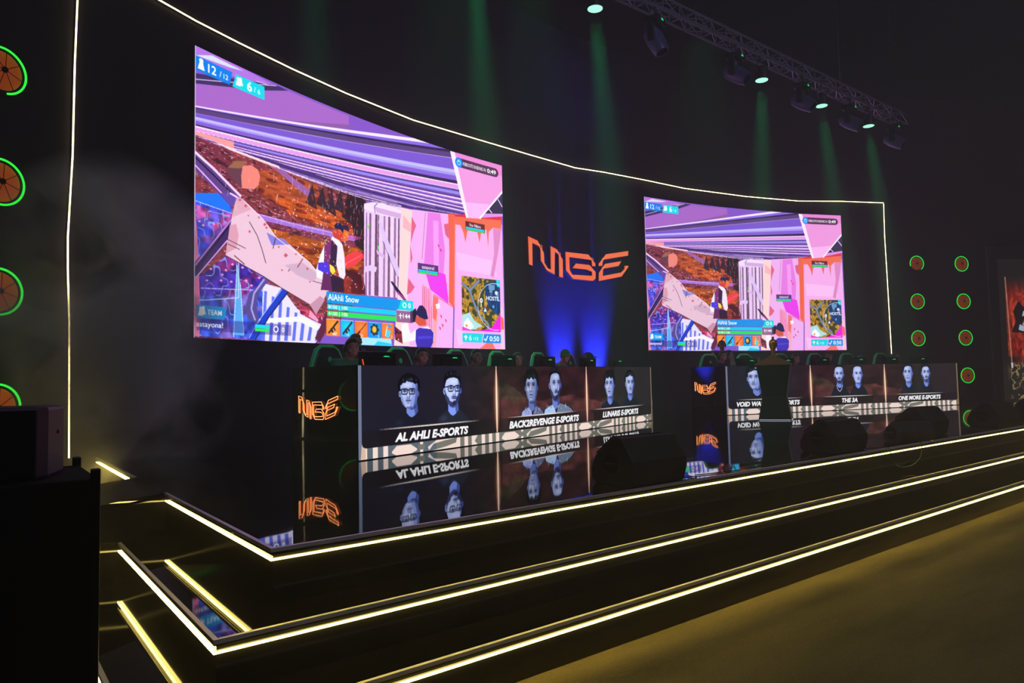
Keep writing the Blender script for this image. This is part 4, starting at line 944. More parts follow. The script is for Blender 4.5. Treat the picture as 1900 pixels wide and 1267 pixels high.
    if hair == 2:
        c.poly(P_(-.54, .0, -.58, .34, -.42, .56, 0, .64, .42, .57, .57, .34, .52, .0, .47, .12, .42, .24, .30, .30, .12, .25, -.02, .34, -.16, .25, -.34, .30, -.44, .20, -.48, .06), hc)
        for _ in range(12): x = r.uniform(-.4, .4); c.line(P_(x, .30, x * 1.1 + r.uniform(-.05, .05), .42), 1.2, (50, 56, 92), .6)
    if hair == 3: c.poly(P_(-.51, .12, -.52, .36, -.34, .54, 0, .59, .34, .54, .52, .36, .50, .12, .46, .28, .36, .42, .15, .47, -.15, .47, -.36, .42, -.46, .28), hc)
    if glasses:
        for s_ in (-1, 1):
            x = s_ * ex + t; q = P_(x - .165, .135, x + .165, .135, x + .15, -.01, x + .10, -.035, x - .10, -.035, x - .15, -.01); c.line(q + q[:1], 2.2, (8, 8, 16)); c.poly(P_(x - .10, .10, x - .02, .10, x - .08, .0, x - .13, .0), (225, 232, 255), .22)
        c.line(P_(-ex + .16 + t, .09, t, .105, ex - .16 + t, .09), 2.2, (8, 8, 16)); c.line(P_(-.50, .10, -ex - .16 + t, .115), 2.2, (8, 8, 16))
def a_(sh, i): return sh[i]

def desk_picture(L_, bars, teams, left_glow):
    W_, H_ = int(L_ * PX), PX
    c = Cv(W_, H_, (25, 24, 37)); X = lambda x: x * PX; Y = lambda z: (1.0 - z) * PX
    # dim desert backdrop
    def rock(cc, xx, yy): return cc * (.55 + .8 * vnoise(xx, yy * 2.2, 30, 31) * (.6 + .5 * vnoise(xx, yy, 7, 32)))[..., None]
    xa = bars[0] - 0.75
    for k in range(12):
        c.poly([(X(xa + k * .09), 0), (W_, 0), (W_, H_), (X(xa + k * .09 - .1), H_)], (44 + k * .6, 20, 25), .14, rock)
    c.poly([(X(bars[0] + .1), Y(.60)), (X(bars[0] + .5), Y(.58)), (X(bars[0] + 1.0), Y(.50)), (X(bars[0] + 1.9), Y(.57)), (X(bars[1] - .2), Y(.52)), (X(bars[1] + .9), Y(.36)), (X(bars[1] + .9), Y(.13)), (X(bars[0] + .1), Y(.13))], (104, 58, 54), .55, rock)
    c.poly([(X(bars[0] + .02), Y(.82)), (X(bars[0] + .4), Y(.70)), (X(bars[0] + .7), Y(.55)), (X(bars[0] + .4), Y(.5)), (X(bars[0]), Y(.6))], (58, 56, 40), .55, rock)
    c.poly([(X(bars[1] + .5), Y(.6)), (X(bars[1] + 1.3), Y(.5)), (X(bars[1] + 1.5), Y(.3)), (X(bars[1] + .5), Y(.32))], (46, 50, 36), .5, rock)
    c.poly([(X(bars[1] + .95), 0), (W_, 0), (W_, H_), (X(bars[1] + .95), H_)], (34, 32, 36), .75)
    c.poly([(0, Y(.30)), (W_, Y(.30)), (W_, H_), (0, H_)], (20, 16, 20), .45)
    # patterned band along the bottom
    zt = .118
    c.poly([(0, Y(zt)), (W_, Y(zt)), (W_, H_), (0, H_)], (112, 112, 104))
    c.poly([(0, Y(zt)), (X(1.2), Y(zt)), (X(1.2), H_), (0, H_)], (86, 98, 108))
    q = lambda x0, x1: c.poly([(X(x0), Y(zt)), (X(x1), Y(zt)), (X(x1), H_), (X(x0), H_)], (232, 210, 202))
    x = -0.55
    while x < L_:
        for d in (.60, .75, .90): q(x + d, x + d + .07)
        hx = x + 1.22
        c.poly([(X(hx - .19), Y(.05)), (X(hx - .12), Y(.105)), (X(hx + .10), Y(.105)), (X(hx + .20), Y(.05)), (X(hx + .20), Y(.03)), (X(hx + .1), H_), (X(hx - .12), H_), (X(hx - .19), Y(.03))], (232, 208, 198))
        q(x + 1.47, x + 1.52); c.poly([(X(x + 1.44), Y(.09)), (X(x + 1.55), Y(.09)), (X(x + 1.55), Y(.03)), (X(x + 1.44), Y(.03))], (112, 112, 104))
        c.poly([(X(x + 1.62), Y(.01)), (X(x + 1.70), Y(.08)), (X(x + 1.92), Y(.105)), (X(x + 2.10), Y(zt)), (X(x + 1.75), Y(zt)), (X(x + 1.60), Y(.05))], (228, 206, 196)); c.poly([(X(x + 1.66), Y(.0)), (X(x + 1.92), Y(.03)), (X(x + 2.1), Y(.06)), (X(x + 2.12), Y(zt)), (X(x + 2.18), Y(zt)), (X(x + 2.18), H_), (X(x + 2.05), H_)], (228, 206, 196))
        c.poly([(X(x + 2.40), Y(zt)), (X(x + 2.52), Y(zt)), (X(x + 2.46), Y(.05)), (X(x + 2.52), H_), (X(x + 2.40), H_)], (228, 206, 196)); q(x + 2.26, x + 2.33)
        x += 2.0
    # edge bars at both ends with a rounded inner corner
    for s, x0 in ((1, 0.0), (-1, L_)):
        c.poly([(X(x0), 0), (X(x0 + s * .048), 0), (X(x0 + s * .048), Y(.17)), (X(x0 + s * .06), Y(.135)), (X(x0 + s * .10), Y(.118)), (X(x0 + s * .10), H_), (X(x0), H_)], (104, 112, 140) if s > 0 else (120, 100, 76))
    c.poly([(X(.048), Y(.17)), (X(.06), Y(.135)), (X(.10), Y(.118)), (X(.10), H_), (X(.03), H_)], (206, 176, 150))
    # faces, rules and names
    for t in teams:
        for f in t['faces']: face(c, **f)
        l0, l1 = t['line']
        for k in range(24):
            u0, u1 = l0 + (l1 - l0) * k / 24, l0 + (l1 - l0) * (k + 1) / 24; a = math.sin(PI * (k + .5) / 24) ** .6
            c.poly([(X(u0), Y(.309)), (X(u1), Y(.309)), (X(u1), Y(.294)), (X(u0), Y(.294))], (226, 216, 208), a)
        c.poly([(X(l0), Y(.293)), (X(l1), Y(.293)), (X(l1), Y(.13)), (X(l0), Y(.13))], (20, 14, 18), .55)
        n0, n1 = t['span']
        c.text(t['name'], X(n0), Y(t.get('z', .158)), .088 * PX, (238, 238, 242), width=(n1 - n0) * PX, bold=.048, shear=.22)
    for b_ in bars:
        x0, x1 = int(X(b_ - .12)), int(X(b_ + .12)); rows = np.arange(0, int(Y(.12)))
        XX, YY = np.meshgrid(np.arange(x0, x1) + .5, rows + .5)
        k = np.clip(np.sin(PI * np.clip((1.0 - YY / PX - .06) / .94, 0, 1)), .10, 1); d = np.abs(XX - X(b_)) / PX
        for sx, col, a in ((.060, (196, 112, 62), .45), (.034, (240, 170, 120), .6), (.013, (255, 238, 222), 1.0)):
            g = (np.exp(-(d / (sx * k + .004)) ** 2) * a)[..., None]; blk = c.a[rows[0]:rows[-1] + 1, x0:x1]
            c.a[rows[0]:rows[-1] + 1, x0:x1] = blk * (1 - g) + np.array(col) * g
    return c.a

SIDE_LEN = 1.13
LGX0, LGX1, LGZ0, LGZ1 = -1.843, 1.539, 3.2, 4.08
def desk(x, y, ang, L_, img, label, face_label, skew=0.0):
    r = empty('player_desk', label, 'desk', (x, y, 0), ang, 'the two long player desks')
    d = display('front_display', img, lambda U, V: np.stack([U * L_, 0 * U - .001, .995 - .985 * V], -1), M['deskdisplay'], r)
    d['label'] = face_label
    b = MB(); b.bounds((0, 0.0, 0.0), (L_, .07, 1.0)); b.build('front_cabinet', M['matte'], r)
    for s, nm in ((0, 1), (1, 1)):
        b = MB(); xx = -.025 if s == 0 else L_ + .001
        b.bounds((-.025 if s == 0 else 0, 0.0, 0.0), (0 if s == 0 else .024, SIDE_LEN, 1.0)); sp = b.build('side_panel', M['glossblack'], r)
        sp.location = (0 if s == 0 else L_ + .001, 0, 0); sp.rotation_euler = (0, 0, skew if s == 0 else 0)
        if s == 0:
            for poly in LET.values():
                pl = shrink(poly, 0.012)
                pts = [Vector((-.040, 0.99 - .71 * (px_ - LGX0) / (LGX1 - LGX0) - .0, .42 + .265 * (pz - LGZ0) / (LGZ1 - LGZ0))) for px_, pz in pl]
                nb = MB(); nb.tube(pts, 0.0050, 6, closed=True); nb.build('neon_letter', M['neon'], sp)
                nb = MB(); nb.tube([p + Vector((-.0035, 0, 0)) for p in pts], 0.0026, 5, closed=True); nb.build('neon_core', M['neoncore'], sp)
    b = MB(); b.bounds((0, .07, .72), (L_, .95, .75)); b.build('desktop', M['black'], r)
    for q in np.linspace(.05, L_ - .05, 5): b = MB(); b.bounds((q - .02, .12, 0), (q + .02, .9, .72)); b.build('support_panel', M['black'], r)
    return r
M['deskdisplay'] = disp_mat('desk_led_display', 1.25)
F = dict
d1 = desk_picture(7.17, (2.38, 4.745), [
    F(name='AL AHLI E-SPORTS', span=(.525, 1.79), line=(.30, 2.0), z=.155, faces=[F(cx=.755, cz=.685, w=.29, h=.345, hair=1, glasses=True, neckdx=.12, turn=-.05), F(cx=1.50, cz=.70, w=.30, h=.39, hair=0, glasses=True, beard=2, turn=.10, shirt=(30, 34, 48), tone=1.1, sh=(1.0, .9))]),
    F(name='BACK2REVENGE E-SPORTS', span=(2.65, 4.487), line=(2.62, 4.40), z=.155, faces=[F(cx=3.20, cz=.70, w=.30, h=.43, hair=2, turn=-.06, tone=.8, bright=(150, 160, 215), sh=(.95, .95)), F(cx=3.82, cz=.72, w=.31, h=.45, hair=0, beard=2, turn=.10, tone=.9, bright=(165, 190, 230), sh=(1.1, 1.5))]),
    F(name='LUNARIS E-SPORTS', span=(5.25, 6.58), line=(4.95, 6.80), z=.16, faces=[F(cx=5.52, cz=.69, w=.32, h=.42, hair=2, turn=-.08, tone=.95), F(cx=6.27, cz=.70, w=.32, h=.38, hair=1, turn=.08, tone=.95)])], True)
d2 = desk_picture(6.75, (2.225, 4.385), [
    F(name='VOID WALKERS E-SPORTS', span=(.25, 1.905), line=(.26, 2.0), z=.165, faces=[F(cx=.735, cz=.735, w=.36, h=.46, hair=1, turn=-.10, neckdx=.12, tone=.95, shirt=(20, 20, 28)), F(cx=1.42, cz=.72, w=.30, h=.42, hair=0, turn=.08, beard=1)]),
    F(name='THE 3A', span=(3.08, 3.54), line=(2.55, 4.0), z=.165, faces=[F(cx=3.035, cz=.775, w=.27, h=.37, hair=3, beard=2, chain=True), F(cx=3.575, cz=.77, w=.27, h=.39, hair=3, turn=.08, tone=1.05)]),
    F(name='ONE MORE E-SPORTS', span=(4.78, 6.14), line=(4.7, 6.25), z=.165, faces=[F(cx=5.12, cz=.78, w=.29, h=.42, hair=0, turn=-.08), F(cx=5.69, cz=.77, w=.27, h=.40, hair=0, turn=.06, beard=1)])], True)
DESK = {1: (Vector((3.205, 6.7635, 0)), .2853, 7.17), 2: (Vector((12.1829, 8.6327, 0)), -.2852, 6.75)}
def dpt(k, u, v, z=0.0):
    o, a, _ = DESK[k]; return o + Vector((math.cos(a) * u - math.sin(a) * v, math.sin(a) * u + math.cos(a) * v, z))
desk(3.205, 6.7635, .2853, 7.17, d1, 'long player desk nearer the steps, its display front naming three teams', 'black display front with team portraits in blue and names in white', R(-2.9))
desk(12.1829, 8.6327, -.2852, 6.75, d2, 'long player desk behind the trophy podium, its display front naming three teams', 'black display front with team portraits, partly behind the podium')

# ------------------------------------------------------------------ people
def remesh(mb, name, m, vox, parent, smooth_it=4):
    o = mb.build('tmp_' + name, m)
    md = o.modifiers.new('r', 'REMESH'); md.mode = 'VOXEL'; md.voxel_size = vox; md.use_smooth_shade = True
    sm = o.modifiers.new('s', 'SMOOTH'); sm.iterations = smooth_it; sm.factor = 0.5
    dg = bpy.context.evaluated_depsgraph_get(); me = bpy.data.meshes.new_from_object(o.evaluated_get(dg)); me.name = name
    me.materials.clear(); me.materials.append(m)
    old = o.data; bpy.data.objects.remove(o); bpy.data.meshes.remove(old)
    n = bpy.data.objects.new(name, me); COL.objects.link(n); n.parent = parent
    return n
def limb(mb, pts, rs, seg=12, grow=0.0):
    mb.tube(pts, 0, seg, rs=[r + grow for r in rs])
    for p, r in zip(pts, rs): mb.ell(p, (r + grow,) * 3, seg=10, rings=6)
def person(label, pose='sit', top=1.32, skin='skin', shirt='darkcloth', hair='short', headset=True, lean=0.0, turn=0.0, sleeves=None, group=None, trousers='darkcloth', lid=None):
    """faces local -Y; origin on the floor below the pelvis"""
    r = empty('person', label, 'person', (0, 0, 0), 0, group)
    if pose == 'sit':
        hz = .50; hc = Vector((0.0, -.10 - lean, top - .115)); nk = Vector((0, -.05 - lean * .8, top - .25)); ch = Vector((0, .0 - lean * .5, top - .44)); pv = Vector((0, .10, .54))
        sh = [Vector((s * .19, -.02 - lean * .6, top - .32)) for s in (-1, 1)]; el = [Vector((s * .25, -.20 - lean * .6, top - .53)) for s in (-1, 1)]; wr = [Vector((s * .20, -.46 - lean * .2, .80)) for s in (-1, 1)]
        kn = [Vector((s * .13, -.36, .53)) for s in (-1, 1)]; an = [Vector((s * .14, -.30, .10)) for s in (-1, 1)]; hd = Vector((0, -1, 0))
    else:
        hc = Vector((0, -.03 - lean, top - .115)); nk = Vector((0, -.01 - lean * .8, top - .26)); ch = Vector((0, 0 - lean * .4, top - .46)); pv = Vector((0, .02, top * .53))
        sh = [Vector((s * .19, 0 - lean * .7, top - .32)) for s in (-1, 1)]; el = [Vector((s * .25, .02 - lean * .3, top - .60)) for s in (-1, 1)]; wr = [Vector((s * .17, -.24, top - .68)) for s in (-1, 1)]
        kn = [Vector((s * .11, .0, top * .28)) for s in (-1, 1)]; an = [Vector((s * .11, .04, .09)) for s in (-1, 1)]; hd = Vector((0, -1, 0))
    M0 = Euler((0.18 if lean > 0.05 else 0.05, 0, turn)).to_matrix()
    H = lambda x, y, z: hc + M0 @ Vector((x, y, z))
    b = MB()
    b.ell(hc, (.078, .096, .112), M0, 20, 14); b.ell(H(0, -.030, -.055), (.058, .066, .062), M0, 16, 10)      # skull, jaw
    b.ell(H(0, -.100, -.020), (.013, .018, .024), M0, 10, 8); b.ell(H(0, -.093, .012), (.012, .012, .028), M0, 8, 6)   # nose
    b.ell(H(0, -.090, -.062), (.024, .012, .009), M0, 10, 6)                                                    # lips
    for s in (-1, 1): b.ell(H(s * .080, .008, -.010), (.010, .020, .032), M0, 10, 8); b.ell(H(s * .03, -.080, .032), (.026, .014, .010), M0, 8, 6); b.ell(H(s * .046, -.066, -.03), (.022, .022, .022), M0, 8, 6)
    limb(b, [hc + Vector((0, .02, -.07)), nk, ch + Vector((0, 0, .12))], [.052, .056, .075])
    limb(b, [ch + Vector((0, .01, .06)), ch + Vector((0, .02, -.12)), pv], [.125, .13, .135], 16)
    limb(b, [sh[0], ch + Vector((0, 0, .10)), sh[1]], [.060, .085, .060])
    for i, s in enumerate((-1, 1)):
        limb(b, [sh[i], el[i], wr[i]], [.052, .040, .027])
        f = (wr[i] - el[i]).normalized(); f = Vector((f.x * .3, f.y, f.z * .2)).normalized()
        pm = wr[i] + f * .05; b.ell(pm, (.038, .048, .017), None, 12, 8)
        for k, (dx, ln) in enumerate(((-.028, .062), (-.010, .074), (.009, .070), (.027, .054))):
            p0 = pm + f * .035 + Vector((dx, 0, 0)); limb(b, [p0, p0 + f * ln * .55 + Vector((0, 0, .004)), p0 + f * ln * .9 + Vector((0, 0, -.014))], [.0085, .008, .007], 8)
        p0 = pm + Vector((-s * .034, .01, 0)); limb(b, [p0, p0 + f * .03 + Vector((-s * .022, 0, -.004)), p0 + f * .055 + Vector((-s * .026, 0, -.01))], [.010, .009, .0075], 8)
        limb(b, [pv + Vector((s * .09, 0, -.02)), kn[i], an[i]], [.085, .055, .038])
        b.ell(an[i] + Vector((0, -.07, -.045)), (.040, .115, .036), None, 12, 8)
    body = remesh(b, 'body', M[skin], .0065, r, 2)
    # clothing
    g = .014; b = MB()
    limb(b, [nk + Vector((0, .015, -.045)), ch + Vector((0, 0, .12))], [.060, .080], 12, g)
    limb(b, [ch + Vector((0, .01, .06)), ch + Vector((0, .02, -.12)), pv + Vector((0, 0, .03))], [.128, .134, .135], 16, g)
    limb(b, [sh[0], ch + Vector((0, 0, .10)), sh[1]], [.060, .085, .060], 12, g)
    if sleeves is None:
        for i in (0, 1): limb(b, [sh[i], el[i], el[i].lerp(wr[i], .85)], [.054, .042, .032], 12, g)
    remesh(b, 'shirt', M[shirt], .014, r, 4)
    if sleeves:
        b = MB()
        for i in (0, 1): limb(b, [sh[i], el[i], el[i].lerp(wr[i], .9)], [.058, .046, .034], 12, g * 1.1)
        remesh(b, 'sleeves', M[sleeves], .014, r, 3)
    b = MB()
    limb(b, [pv + Vector((-.06, 0, 0)), pv + Vector((.06, 0, 0))], [.125, .125], 14, .006)
    for i, s in enumerate((-1, 1)): limb(b, [pv + Vector((s * .09, 0, -.02)), kn[i], an[i] + Vector((0, 0, .01))], [.088, .058, .046], 12, g)
    remesh(b, 'trousers', M[trousers], .016, r, 4)
    b = MB()
    for i in (0, 1): b.ell(an[i] + Vector((0, -.075, -.045)), (.048, .130, .044), None, 14, 8)
    b.build('shoes', M['black'], r, smooth='all')
    e = MB()
    for s in (-1, 1): e.ell(H(s * .031, -.086, .014), (.013, .008, .006), M0, 10, 6)
    e.build('eyes', M['matte'], r, smooth='all')
    e = MB()
    for s in (-1, 1): e.tube([H(s * .014, -.094, .036), H(s * .034, -.090, .043), H(s * .052, -.076, .036)], .0045, 6)
    e.build('eyebrows', M['hair'], r)
    if hair == 'cap':
        b = MB(); b.ell(H(0, .006, .035), (.092, .112, .098), M0, 20, 12); b.add([H(x, y, z) for x, y, z in ((-.07, -.08, .055), (.07, -.08, .055), (.055, -.185, .040), (-.055, -.185, .040), (-.07, -.08, .045), (.07, -.08, .045), (.055, -.185, .030), (-.055, -.185, .030))], [(0, 1, 2, 3), (7, 6, 5, 4), (0, 4, 5, 1), (1, 5, 6, 2), (2, 6, 7, 3), (3, 7, 4, 0)])
        b.build('cap', M[lid or 'greencloth'], r, smooth=True)
    else:
        b = MB(); rr = random.Random(hash(label) % 999)
        for k in range(150):
            a = rr.uniform(0, 2 * PI); el_ = rr.uniform(.12, 1.0) * PI / 2
            x, y, z = math.cos(el_) * math.sin(a), -math.cos(el_) * math.cos(a), math.sin(el_)
            if y < -.45 and z < .62: continue
            if z < .35 and y < -.05: continue
            if z < .1 and y < .2: continue
            w = .022 if hair == 'curly' else .020
            b.ell(H(x * .080, y * .096 + .004, z * .110 + .006), (w, w, w * (.8 if hair == 'curly' else .6)), M0, 8, 5)
        b.ell(H(0, .030, .030), (.083, .080, .092), M0, 16, 10)
        remesh(b, 'hair', M['hair'], .009, r, 2 if hair == 'curly' else 5)
    if headset:
        b = MB(); rs = .108 if hair != 'cap' else .112
        b.tube([H(math.cos(t) * .093, .012, math.sin(t) * .122 - .002) for t in np.linspace(-.1, PI + .1, 20)], .010, 6)
        hb = b.build('headset', M['headband'], r, smooth='all')
        for s in (-1, 1):
            b = MB(); b.lathe([(0, -.014), (.030, -.014), (.040, -.004), (.038, .012), (.026, .018), (0, .018)], H(s * .094, .010, -.014), 16, (M0 @ Matrix.Rotation(s * PI / 2, 3, 'Y')))
            b.build('ear_cup', M['black'], hb, smooth=True)
        b = MB(); b.tube([H(.100, 0, -.030), H(.092, -.060, -.075), H(.060, -.110, -.085)], .0035, 6); b.ell(H(.056, -.115, -.085), (.010, .010, .008), M0, 8, 6)
        b.build('microphone', M['black'], hb)
    return r
M['headband'] = mat('headset_band', (60, 170, 110), rough=0.4)

def chair_proto():
    r = empty('gaming_chair', 'x', 'chair', (0, 0, 0), 0, 'gaming chairs behind the player desks')
    b = MB(); b.bounds((-.25, -.24, .37), (.25, .26, .455)); b.build('seat', M['chair'], r, bevel=.03)
    pf = [(-.20, .44), (-.24, .62), (-.27, .85), (-.26, 1.02), (-.21, 1.14), (-.16, 1.24), (-.10, 1.28), (.10, 1.28), (.16, 1.24), (.21, 1.14), (.26, 1.02), (.27, .85), (.24, .62), (.20, .44)]
    fn = lambda x, z, d: (x, .25 + d + (z - .5) * .10, z)
    b = MB(); b.prism(pf, fn, -.045, .045); b.build('backrest', M['chair'], r, bevel=.02)
    b = MB(); b.tube([fn(x, z, 0) for x, z in pf], .034, 8); b.build('backrest_border', M['chairgreen'], r, smooth='all')
    b = MB(); b.prism([(-.03, 1.10), (.0, 1.075), (.03, 1.10), (.03, 1.135), (0, 1.16), (-.03, 1.135)], fn, -.055, -.046); b.build('badge', M['chairgreen'], r)
    for s in (-1, 1):
        b = MB(); b.tube([(s * .25, .05, .42), (s * .30, .04, .48), (s * .30, .03, .66)], .018, 8); b.bounds((s * .30 - .04, -.12, .66), (s * .30 + .04, .14, .69)); b.build('armrest', M['black'], r)
    b = MB(); b.lathe([(.03, .10), (.03, .35), (.10, .35), (.10, .37)], seg=14); b.build('gas_lift', M['metal'], r)
    for k in range(5):
        a = 2 * PI * k / 5 + .3; d = Vector((math.cos(a), math.sin(a), 0))
        b = MB(); b.tube([d * .02 + Vector((0, 0, .13)), d * .30 + Vector((0, 0, .075))], .02, 6, rs=[.028, .018]); lg = b.build('leg', M['black'], r)
        b = MB(); b.lathe([(0, -.012), (.028, -.012), (.028, .012), (0, .012)], d * .30 + Vector((0, 0, .029)), 12, Matrix.Rotation(PI / 2, 3, 'X') @ Matrix.Rotation(a, 3, 'Y')); b.build('caster', M['black'], lg)
    return r
def monitor_proto():
    r = empty('monitor', 'x', 'monitor', (0, 0, 0), 0, 'monitors seen from behind on the player desks')
    b = MB(); b.bounds((-.28, -.030, .09), (.28, .012, .42)); b.box((0, -.045, .26), (.30, .05, .20)); b.build('housing', M['black'], r, bevel=.008)
    b = MB(); b.bounds((-.27, .0125, .10), (.27, .0135, .41)); b.build('screen', M['screenglow'], r)
    b = MB(); b.bounds((-.03, -.075, .01), (.03, -.045, .30)); b.build('stand', M['metal'], r)
    b = MB(); b.bounds((-.12, -.14, 0), (.12, .06, .012)); b.build('base', M['metal'], r, bevel=.004)
    b = MB(); b.prism([(.05, .355), (.10, .375), (.16, .372), (.19, .350), (.14, .352)], lambda x, z, d: (x, d, z), -.0325, -.0305); b.build('indicator', M['rgb'], r)
    b = MB()
    for k in range(3): b.bounds((.12, -.032, .295 - k * .018), (.20, -.0303, .300 - k * .018))
    b.build('lettering', M['metal'], r)
    return r
M['screenglow'] = emis('monitor_picture', (170, 140, 190), 3.0)
U1 = [.95, 2.22, 3.5, 4.59, 5.85, 6.91]; UM1 = [.74, 1.98, 3.22, 4.31, 5.65, 6.73]
U2 = [.85, 1.85, 2.93, 4.0, 5.04, 6.2]; UM2 = [.95, 1.95, 3.0, 4.1, 5.15, 6.1]
cp = chair_proto(); mp_ = monitor_proto()
pl = [('man with dark hair and green-lit headset bent to his screen, nearest the steps', dict(top=1.37, lean=.06, shirt='greencloth', turn=-.5)),
      ('man with curly hair and headset beside the second chair of the nearer desk', dict(top=1.28, hair='curly', lean=.05, skin='skin', turn=-.4)),
      ('curly haired person with headset behind the third monitor of the nearer desk', dict(top=1.29, hair='curly', skin='skin2', turn=-.3)),
      ('person in headset whose eyes show between two monitors mid nearer desk', dict(top=1.26, turn=-.7)),
      ('person in green cap hunched over the nearer desk', dict(top=1.33, hair='cap', headset=False, lean=.16, shirt='greencloth', turn=-.9)),
      ('person in dark cap and headset at the far end of the nearer desk', dict(top=1.30, hair='cap', lid='darkcloth', lean=.04))]
pl2 = [('person in headset in a green-edged chair at the start of the farther desk', dict(top=1.36, lean=.08, turn=-.5)),
       ('dark haired player half hidden left of the trophy podium', dict(top=1.25, hair='curly', skin='skin2')),
       ('curly haired player just right of the gold podium top', dict(top=1.28, hair='curly', lean=.06)),
       ('player with green-lit headset above the middle of the farther desk', dict(top=1.32, turn=-.5)),
       ('player low behind the farther desk, by its second glowing bar', dict(top=1.23, skin='skin2')),
       ('player beneath the end of the far wall strip', dict(top=1.29, headset=True, hair='curly'))]
first = True
POS = ['nearest the steps', 'second from the steps', 'third from the steps', 'fourth from the steps', 'fifth from the steps', 'last before the gap']
POS2 = ['first after the gap', 'second, left of the podium', 'third, right of the podium', 'fourth from the gap', 'fifth from the gap', 'last at the far end']
for k, us, um, pp, ps in ((1, U1, UM1, pl, POS), (2, U2, UM2, pl2, POS2)):
    a = DESK[k][1]; dn = 'nearer' if k == 1 else 'farther'
    for i in range(6):
        lab, kw = pp[i]
        p = person(lab, group='seated players behind the desks', **kw); p.location = dpt(k, us[i], 1.32); p.rotation_euler = (0, 0, a)
        cl = 'black green-edged gaming chair at the %s desk, %s' % (dn, ps[i])
        ml = 'back of black monitor on the %s desk, %s' % (dn, ps[i])
        c_, m_ = (cp, mp_) if first else (copy_tree(cp), copy_tree(mp_))
        first = False
        c_['label'] = cl; c_.location = dpt(k, us[i] + .0, 1.33); c_.rotation_euler = (0, 0, a)
        m_['label'] = ml; m_.location = dpt(k, um[i], .50, .751); m_.rotation_euler = (0, 0, a)
b = MB(); b.tube([Vector((-.20, -.034, .13)), Vector((-.255, -.034, .33))], .006, 6)
ab = b.build('accent_light', M['orange'], mp_)
p = person('standing person in silhouette before the lower left of the nearer screen', pose='stand', top=1.63, shirt='darkcloth', headset=False, turn=-1.2); p.location = (5.10, 10.88, 0); p.rotation_euler = (0, 0, 1.9)
p = person('standing person in dark vest, cream sleeves and headset behind the farther desk', pose='stand', top=1.72, shirt='darkcloth', sleeves='cream', headset=True, turn=0.2); p.location = (15.55, 11.1, 0); p.rotation_euler = (0, 0, -1.0)

# ------------------------------------------------------------------ podium and trophy
pz = Vector((11.50, 7.12, 0))
pod = empty('podium', 'dark waisted podium with sloping bronze top, in front of the farther desk', 'podium', pz, R(28))
def sq(w): return [(-w, -w), (w, -w), (w, w), (-w, w)]
def loft(levels, m, name, par, **k):
    b = MB(); vs = []; fs = []
    for w_, z in levels: vs += [(x, y, z) for x, y in sq(w_)]
    for i in range(len(levels) - 1):
        for j in range(4): fs.append((i * 4 + j, i * 4 + (j + 1) % 4, i * 4 + 4 + (j + 1) % 4, i * 4 + 4 + j))
    fs.append((3, 2, 1, 0)); n = len(levels) * 4 - 4; fs.append((n, n + 1, n + 2, n + 3)); b.add(vs, fs); return b.build(name, m, par, **k)
loft([(.275, 0), (.265, .06), (.200, .42), (.285, .98)], M['black'], 'pedestal', pod)
loft([(.305, .98), (.305, 1.0), (.12, 1.10)], M['goldtop'], 'sloping_top', pod)
lb = MB()
for k in range(7):  # small red lettering-like emblem on the right facet of the top
    y = -.12 + k * .04; lb.box((.232, y, 1.0435), (.018, .022, .004), Euler((0, R(28), 0)).to_matrix())
lb.build('red_emblem', M['red'], pod)
for s in (-1, 1):
    for ax in (0, 1):
        b = MB(); b.box((0, s * .2765, .012) if ax == 0 else (s * .2765, 0, .012), (.52, .004, .006) if ax == 0 else (.004, .52, .006)); b.build('foot_light', M['podled'], pod)
tro = empty('trophy', 'polished gold trophy with a red diamond emblem standing on the podium', 'trophy', pz + Vector((0, 0, 1.101)), R(15))
b = MB(); b.add([], []); 
for w_, z0, z1 in ((.092, 0, .022), (.072, .022, .045), (.055, .045, .060)): b.bounds((-w_, -w_, z0), (w_, w_, z1))
b.build('plinth', M['goldtop'], tro, bevel=.004)
b = MB(); seg = 10; prof = [(.030, .06), (.032, .10), (.044, .16), (.062, .22), (.070, .27), (.066, .31), (.050, .335), (.030, .345)]
vs = []; fs = []
for i, (r_, z) in enumerate(prof):
    for k in range(seg):
        a = 2 * PI * k / seg + i * .16; q = r_ * (1 + .10 * math.cos(3 * a + i * .5)); vs.append((q * math.cos(a), q * math.sin(a), z))
for i in range(len(prof) - 1):
    for k in range(seg): l = (k + 1) % seg; fs.append((i * seg + k, i * seg + l, (i + 1) * seg + l, (i + 1) * seg + k))
fs += [tuple(range(seg))[::-1], tuple(range((len(prof) - 1) * seg, len(prof) * seg))]
b.add(vs, fs); b.build('cup', M['gold'], tro, smooth=True)
b = MB(); b.tube([(-.03, 0, .34), (-.02, -.01, .37), (.02, 0, .385), (.035, .01, .36), (.01, .0, .345)], .016, 8); b.ell((.0, 0, .365), (.022, .022, .030)); b.build('crest', M['gold'], tro, smooth='all')
b = MB(); d_ = Euler((0, 0, R(-15))).to_matrix() @ Vector((-.0, -1, 0)); b.prism([(-.022, .25), (0, .215), (.022, .25), (0, .295)], lambda x, z, d: (x * .8 + .0, -.060 - d, z), 0, .014); b.build('diamond_emblem', M['red'], tro)

